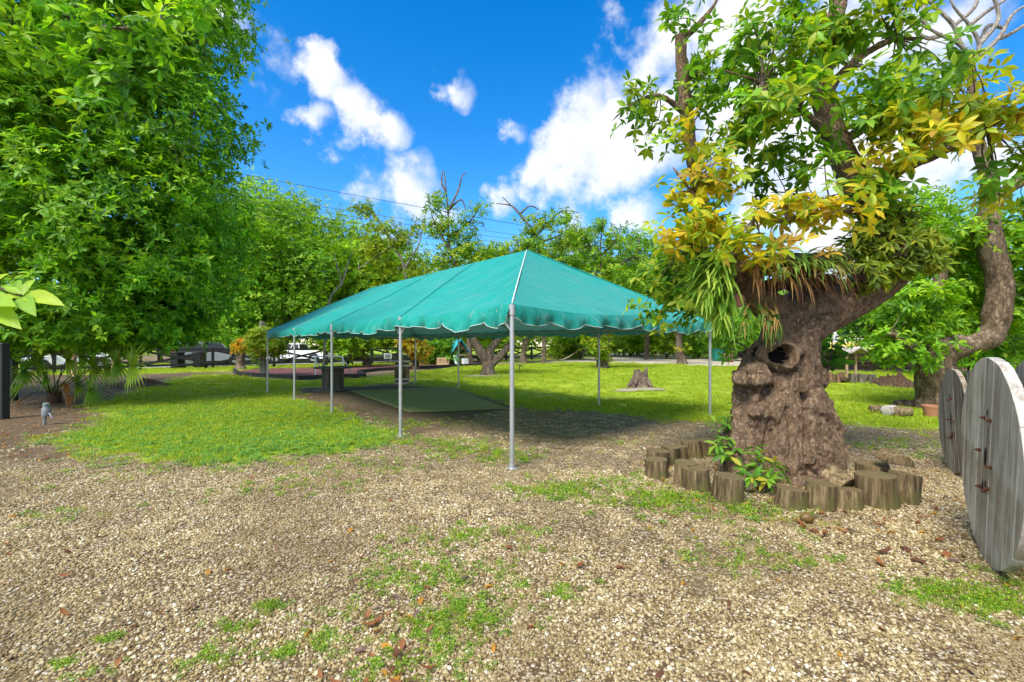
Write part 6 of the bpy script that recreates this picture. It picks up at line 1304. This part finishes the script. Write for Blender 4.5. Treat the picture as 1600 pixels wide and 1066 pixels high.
# close leafy twig at the left edge
rt = gpt(-2.75, 1.75); t = thing('leafy_twig', rt, 'close lime green leaf cluster reaching in at the left edge', 'plant')
tipp = W(33, 462, 1.75); a, r_ = smooth_path([(rt, .012), (Vector((-2.6, 1.75, 1.0)), .010), (W(-60, 470, 1.75), .007), (tipp, .004)], 6); m = M(); m.tube(a, r_, 7); m.obj('stem', MT['bark'], t, True)
LV = [((36, 462), (52, 432), .05), ((38, 463), (92, 470), -.05), ((36, 464), (48, 486), -.1), ((34, 460), (2, 446), .0), ((33, 464), (-20, 470), -.02), ((36, 460), (75, 455), .1), ((-10, 480), (22, 505), -.1), ((-5, 440), (14, 424), .05), ((30, 460), (12, 435), .1), ((-20, 475), (10, 468), -.12)]
palT = [(.24, .38, .03), (.30, .42, .03), (.18, .33, .03)]
P_, D_, N_, L_ = [], [], [], []
for (a_, b_, dd) in LV:
    p = W(*a_, 1.75); e = W(*b_, 1.75+dd); dv = (e-p); P_.append(p); L_.append(dv.length); dv.normalize(); D_.append(dv); nn = Vector((.1, -.75, .6)); N_.append((nn-dv*nn.dot(dv)).normalized())
q = dict(P=np.array(P_), D=np.array(D_), N=np.array(N_), L=np.array(L_), W=np.array(L_)*.3, C=np.array([palT[i % 3] for i in range(len(L_))])); leaf_objects(q, t, .32, palT)
# ------------------------------------------------------------------ right background
# log planter with a little roof
b = G(1348, 599); s = b.y/FPX; t = thing('wishing_well_planter', b, 'wishing well style planter of short logs under a small shingled roof', 'planter')
for k in range(12):
    px = 1290+k*7; p = Vector(((px-800)*s, b.y+(.0 if k > 5 else .25)+.08*(k % 2), b.z)); hh = (13+2*(k % 3) if k < 6 else 14)*s; m = M(); m.lathe([(3.6*s, -.02), (3.5*s, hh*.5), (3.4*s, hh)], p, 10); o_ = m.obj('log', MT['brown_wood' if k < 6 else 'table_wood'], t, True)
for k in range(4): p = b+Vector((.6-k*.4, .9, 0)); m = M(); m.lathe([(3.5*s, -.02), (3.4*s, 13*s)], p, 10); m.obj('log', MT['brown_wood'], t, True)
for px in (1332, 1346): p = Vector(((px-800)*s, b.y+.3, b.z)); m = M(); m.tube([p, p+Vector((0, 0, 44*s))], .05, 8); m.obj('post', MT['pale_wood'], t, True)
rp = Vector(((1341-800)*s, b.y+.3, EYE+(HOR-543)*s))
for sg in (-1, 1):
    for k in range(4):
        m = M(); u0, u1 = k/4, (k+1)/4+.03; A_ = lambda u: rp+Vector((sg*14*s*u*.9, 0, -8*s*u)); m.prism([A_(u0)+Vector((0, -.45, .03)), A_(u1)+Vector((0, -.45, .015)), A_(u1)+Vector((0, -.45, -.015)), A_(u0)+Vector((0, -.45, -.0))], (0, .9, 0)); m.obj('roof_board', MT['grey_wood'], t)
m = M(); m.box(b+Vector((0, .45, .16)), (1.6, .7, .1)); m.obj('soil', MT['husk'], t)
# husk piles
mound('husk_pile', 'low heap of brown coconut husks right of the wishing well planter', 1380, 602, 16, 16, .5, 7, 'husk', 'pile')
mound('husk_pile', 'taller heap of brown coconut husks left of the mottled trunk', 1402, 604, 24, 22, .6, 9, 'husk', 'pile')
# logs at the foot of the elbow tree
for i, (px, py, w_, h_, lab, mt_) in enumerate([(1372, 646, 20, 14, 'dark short log left of the mottled tree', 'log_side'), (1391, 650, 20, 18, 'pale log lying at the mottled tree', 'grey_wood'), (1410, 652, 20, 17, 'brown log lying next to the pale log', 'log_side'), (1408, 636, 24, 12, 'dark low log behind the pale log', 'bark_dark'), (1430, 638, 22, 13, 'dark low log touching the mottled trunk', 'bark_dark')]):
    b = G(px, py); s = b.y/FPX; m = M(); q = Vector((.8, .35 if i % 2 else -.2, 0)).normalized(); L_2 = w_*s*.55; c = b+Vector((0, 0, h_*s*.45))
    m.tube([c-q*L_2, c-q*L_2*.9, c, c+q*L_2*.9, c+q*L_2], [h_*s*.4, h_*s*.48, h_*s*.5, h_*s*.48, h_*s*.42], 14, True, .15, i); o = m.obj('log', MT[mt_], None, True, b); tag(o, lab, 'log', 'logs around the mottled tree')
b = G(1455, 652); s = b.y/FPX; m = M(); m.lathe([(8*s, 0), (11*s, 16*s), (11.6*s, 16*s), (11.6*s, 19*s), (10.3*s, 19*s), (9.8*s, 15*s), (.01, 15*s)], b, 20); o = m.obj('clay_pot', MT['terracotta'], None, True, b); tag(o, 'brown clay pot beside the mottled trunk', 'pot')
# timber retaining wall
b = G(1365, 577); t = thing('timber_wall', b, 'long low wall of stacked brown timbers behind the right lawn', 'wall')
for r_ in range(5):
    x = (1280-800)/FPX*b.y-(r_ % 2)*1.2
    while x < (1640-800)/FPX*b.y: m = M(); m.box(Vector((x+1.2, b.y+.05*r_, b.z+.14+r_*.245)), (2.38, .26, .235)); m.obj('timber', MT['tie_wood'], t, False, None, .015); x += 2.4
# yellow slatted thing and white post far right
b = gpt((1320-800)/FPX*40, 40); t = thing('picket_fence', b, 'bit of yellow picket fence far behind the wishing well planter', 'fence')
for k in range(9): p = W(1300+k*5.2, 543, 40); m = M(); m.box(Vector((p.x, 40, p.z*.5+.3)), (.2, .05, p.z+.3)); m.obj('picket', MT['yellow'], t)
b = gpt((1305-800)/FPX*41, 41); p = W(1305, 515, 41); m = M(); m.box(Vector((p.x, 41, p.z/2)), (.42, .2, p.z)); m.box(Vector((p.x, 41, p.z+.03)), (.52, .3, .06)); o = m.obj('white_pillar', MT['white_paint'], None, False, b); tag(o, 'white pillar far behind, left of the yellow pickets', 'pillar')
# green bin and brown crate left of the old tree
b = G(1121, 564.5); t = thing('garbage_bin', b, 'teal green bin left of the old tree near the sand path', 'bin'); s = b.y/FPX
m = M(); m.box(b+Vector((0, 0, 9*s)), (12*s, 10*s, 18*s), None, 1.1); m.obj('body', MT['green_bin'], t, False, None, .05); m = M(); m.box(b+Vector((0, 0, 18.6*s)), (14*s, 12*s, 1.5*s)); m.obj('lid', MT['green_bin'], t)
b = G(1136, 566); t = thing('slatted_crate', b, 'brown slatted crate beside the teal green bin', 'crate'); s = b.y/FPX
for k in range(6): m = M(); m.box(b+Vector(((k-2.5)*2.6*s, -.3, 7*s)), (2.1*s, .05, 14*s)); m.obj('slat', MT['brown_wood'], t)
m = M(); m.box(b+Vector((0, 0, 6.5*s)), (14*s, .45, 12*s)); m.obj('box', MT['bark_dark'], t)
# power lines
for i, (x0, y0, x1, y1, d0, d1, lab) in enumerate([(395, 277, 870, 362, 40, 46, 'topmost power line crossing from the left tree'), (420, 312, 880, 378, 40, 46, 'second power line from the top'), (430, 322, 900, 388, 40, 46, 'third power line from the top'), (440, 334, 900, 395, 40, 46, 'fourth power line from the top'), (450, 346, 900, 402, 40, 46, 'lowest power line of the five')]):
    a = W(x0, y0, d0); b = W(x1, y1, d1); e = (b-a); a2 = a-e*.9; b2 = b+e*1.2; pts = []
    for k in range(41): u = k/40; p = a2.lerp(b2, u); p.z -= .5*4*u*(1-u)-.5; pts.append(p)
    m = M(); m.tube(pts, .022 if i == 0 else .017, 5); o = m.obj('power_line', MT['wire'], None, True, a); tag(o, lab, 'wire', 'power lines behind the tent')
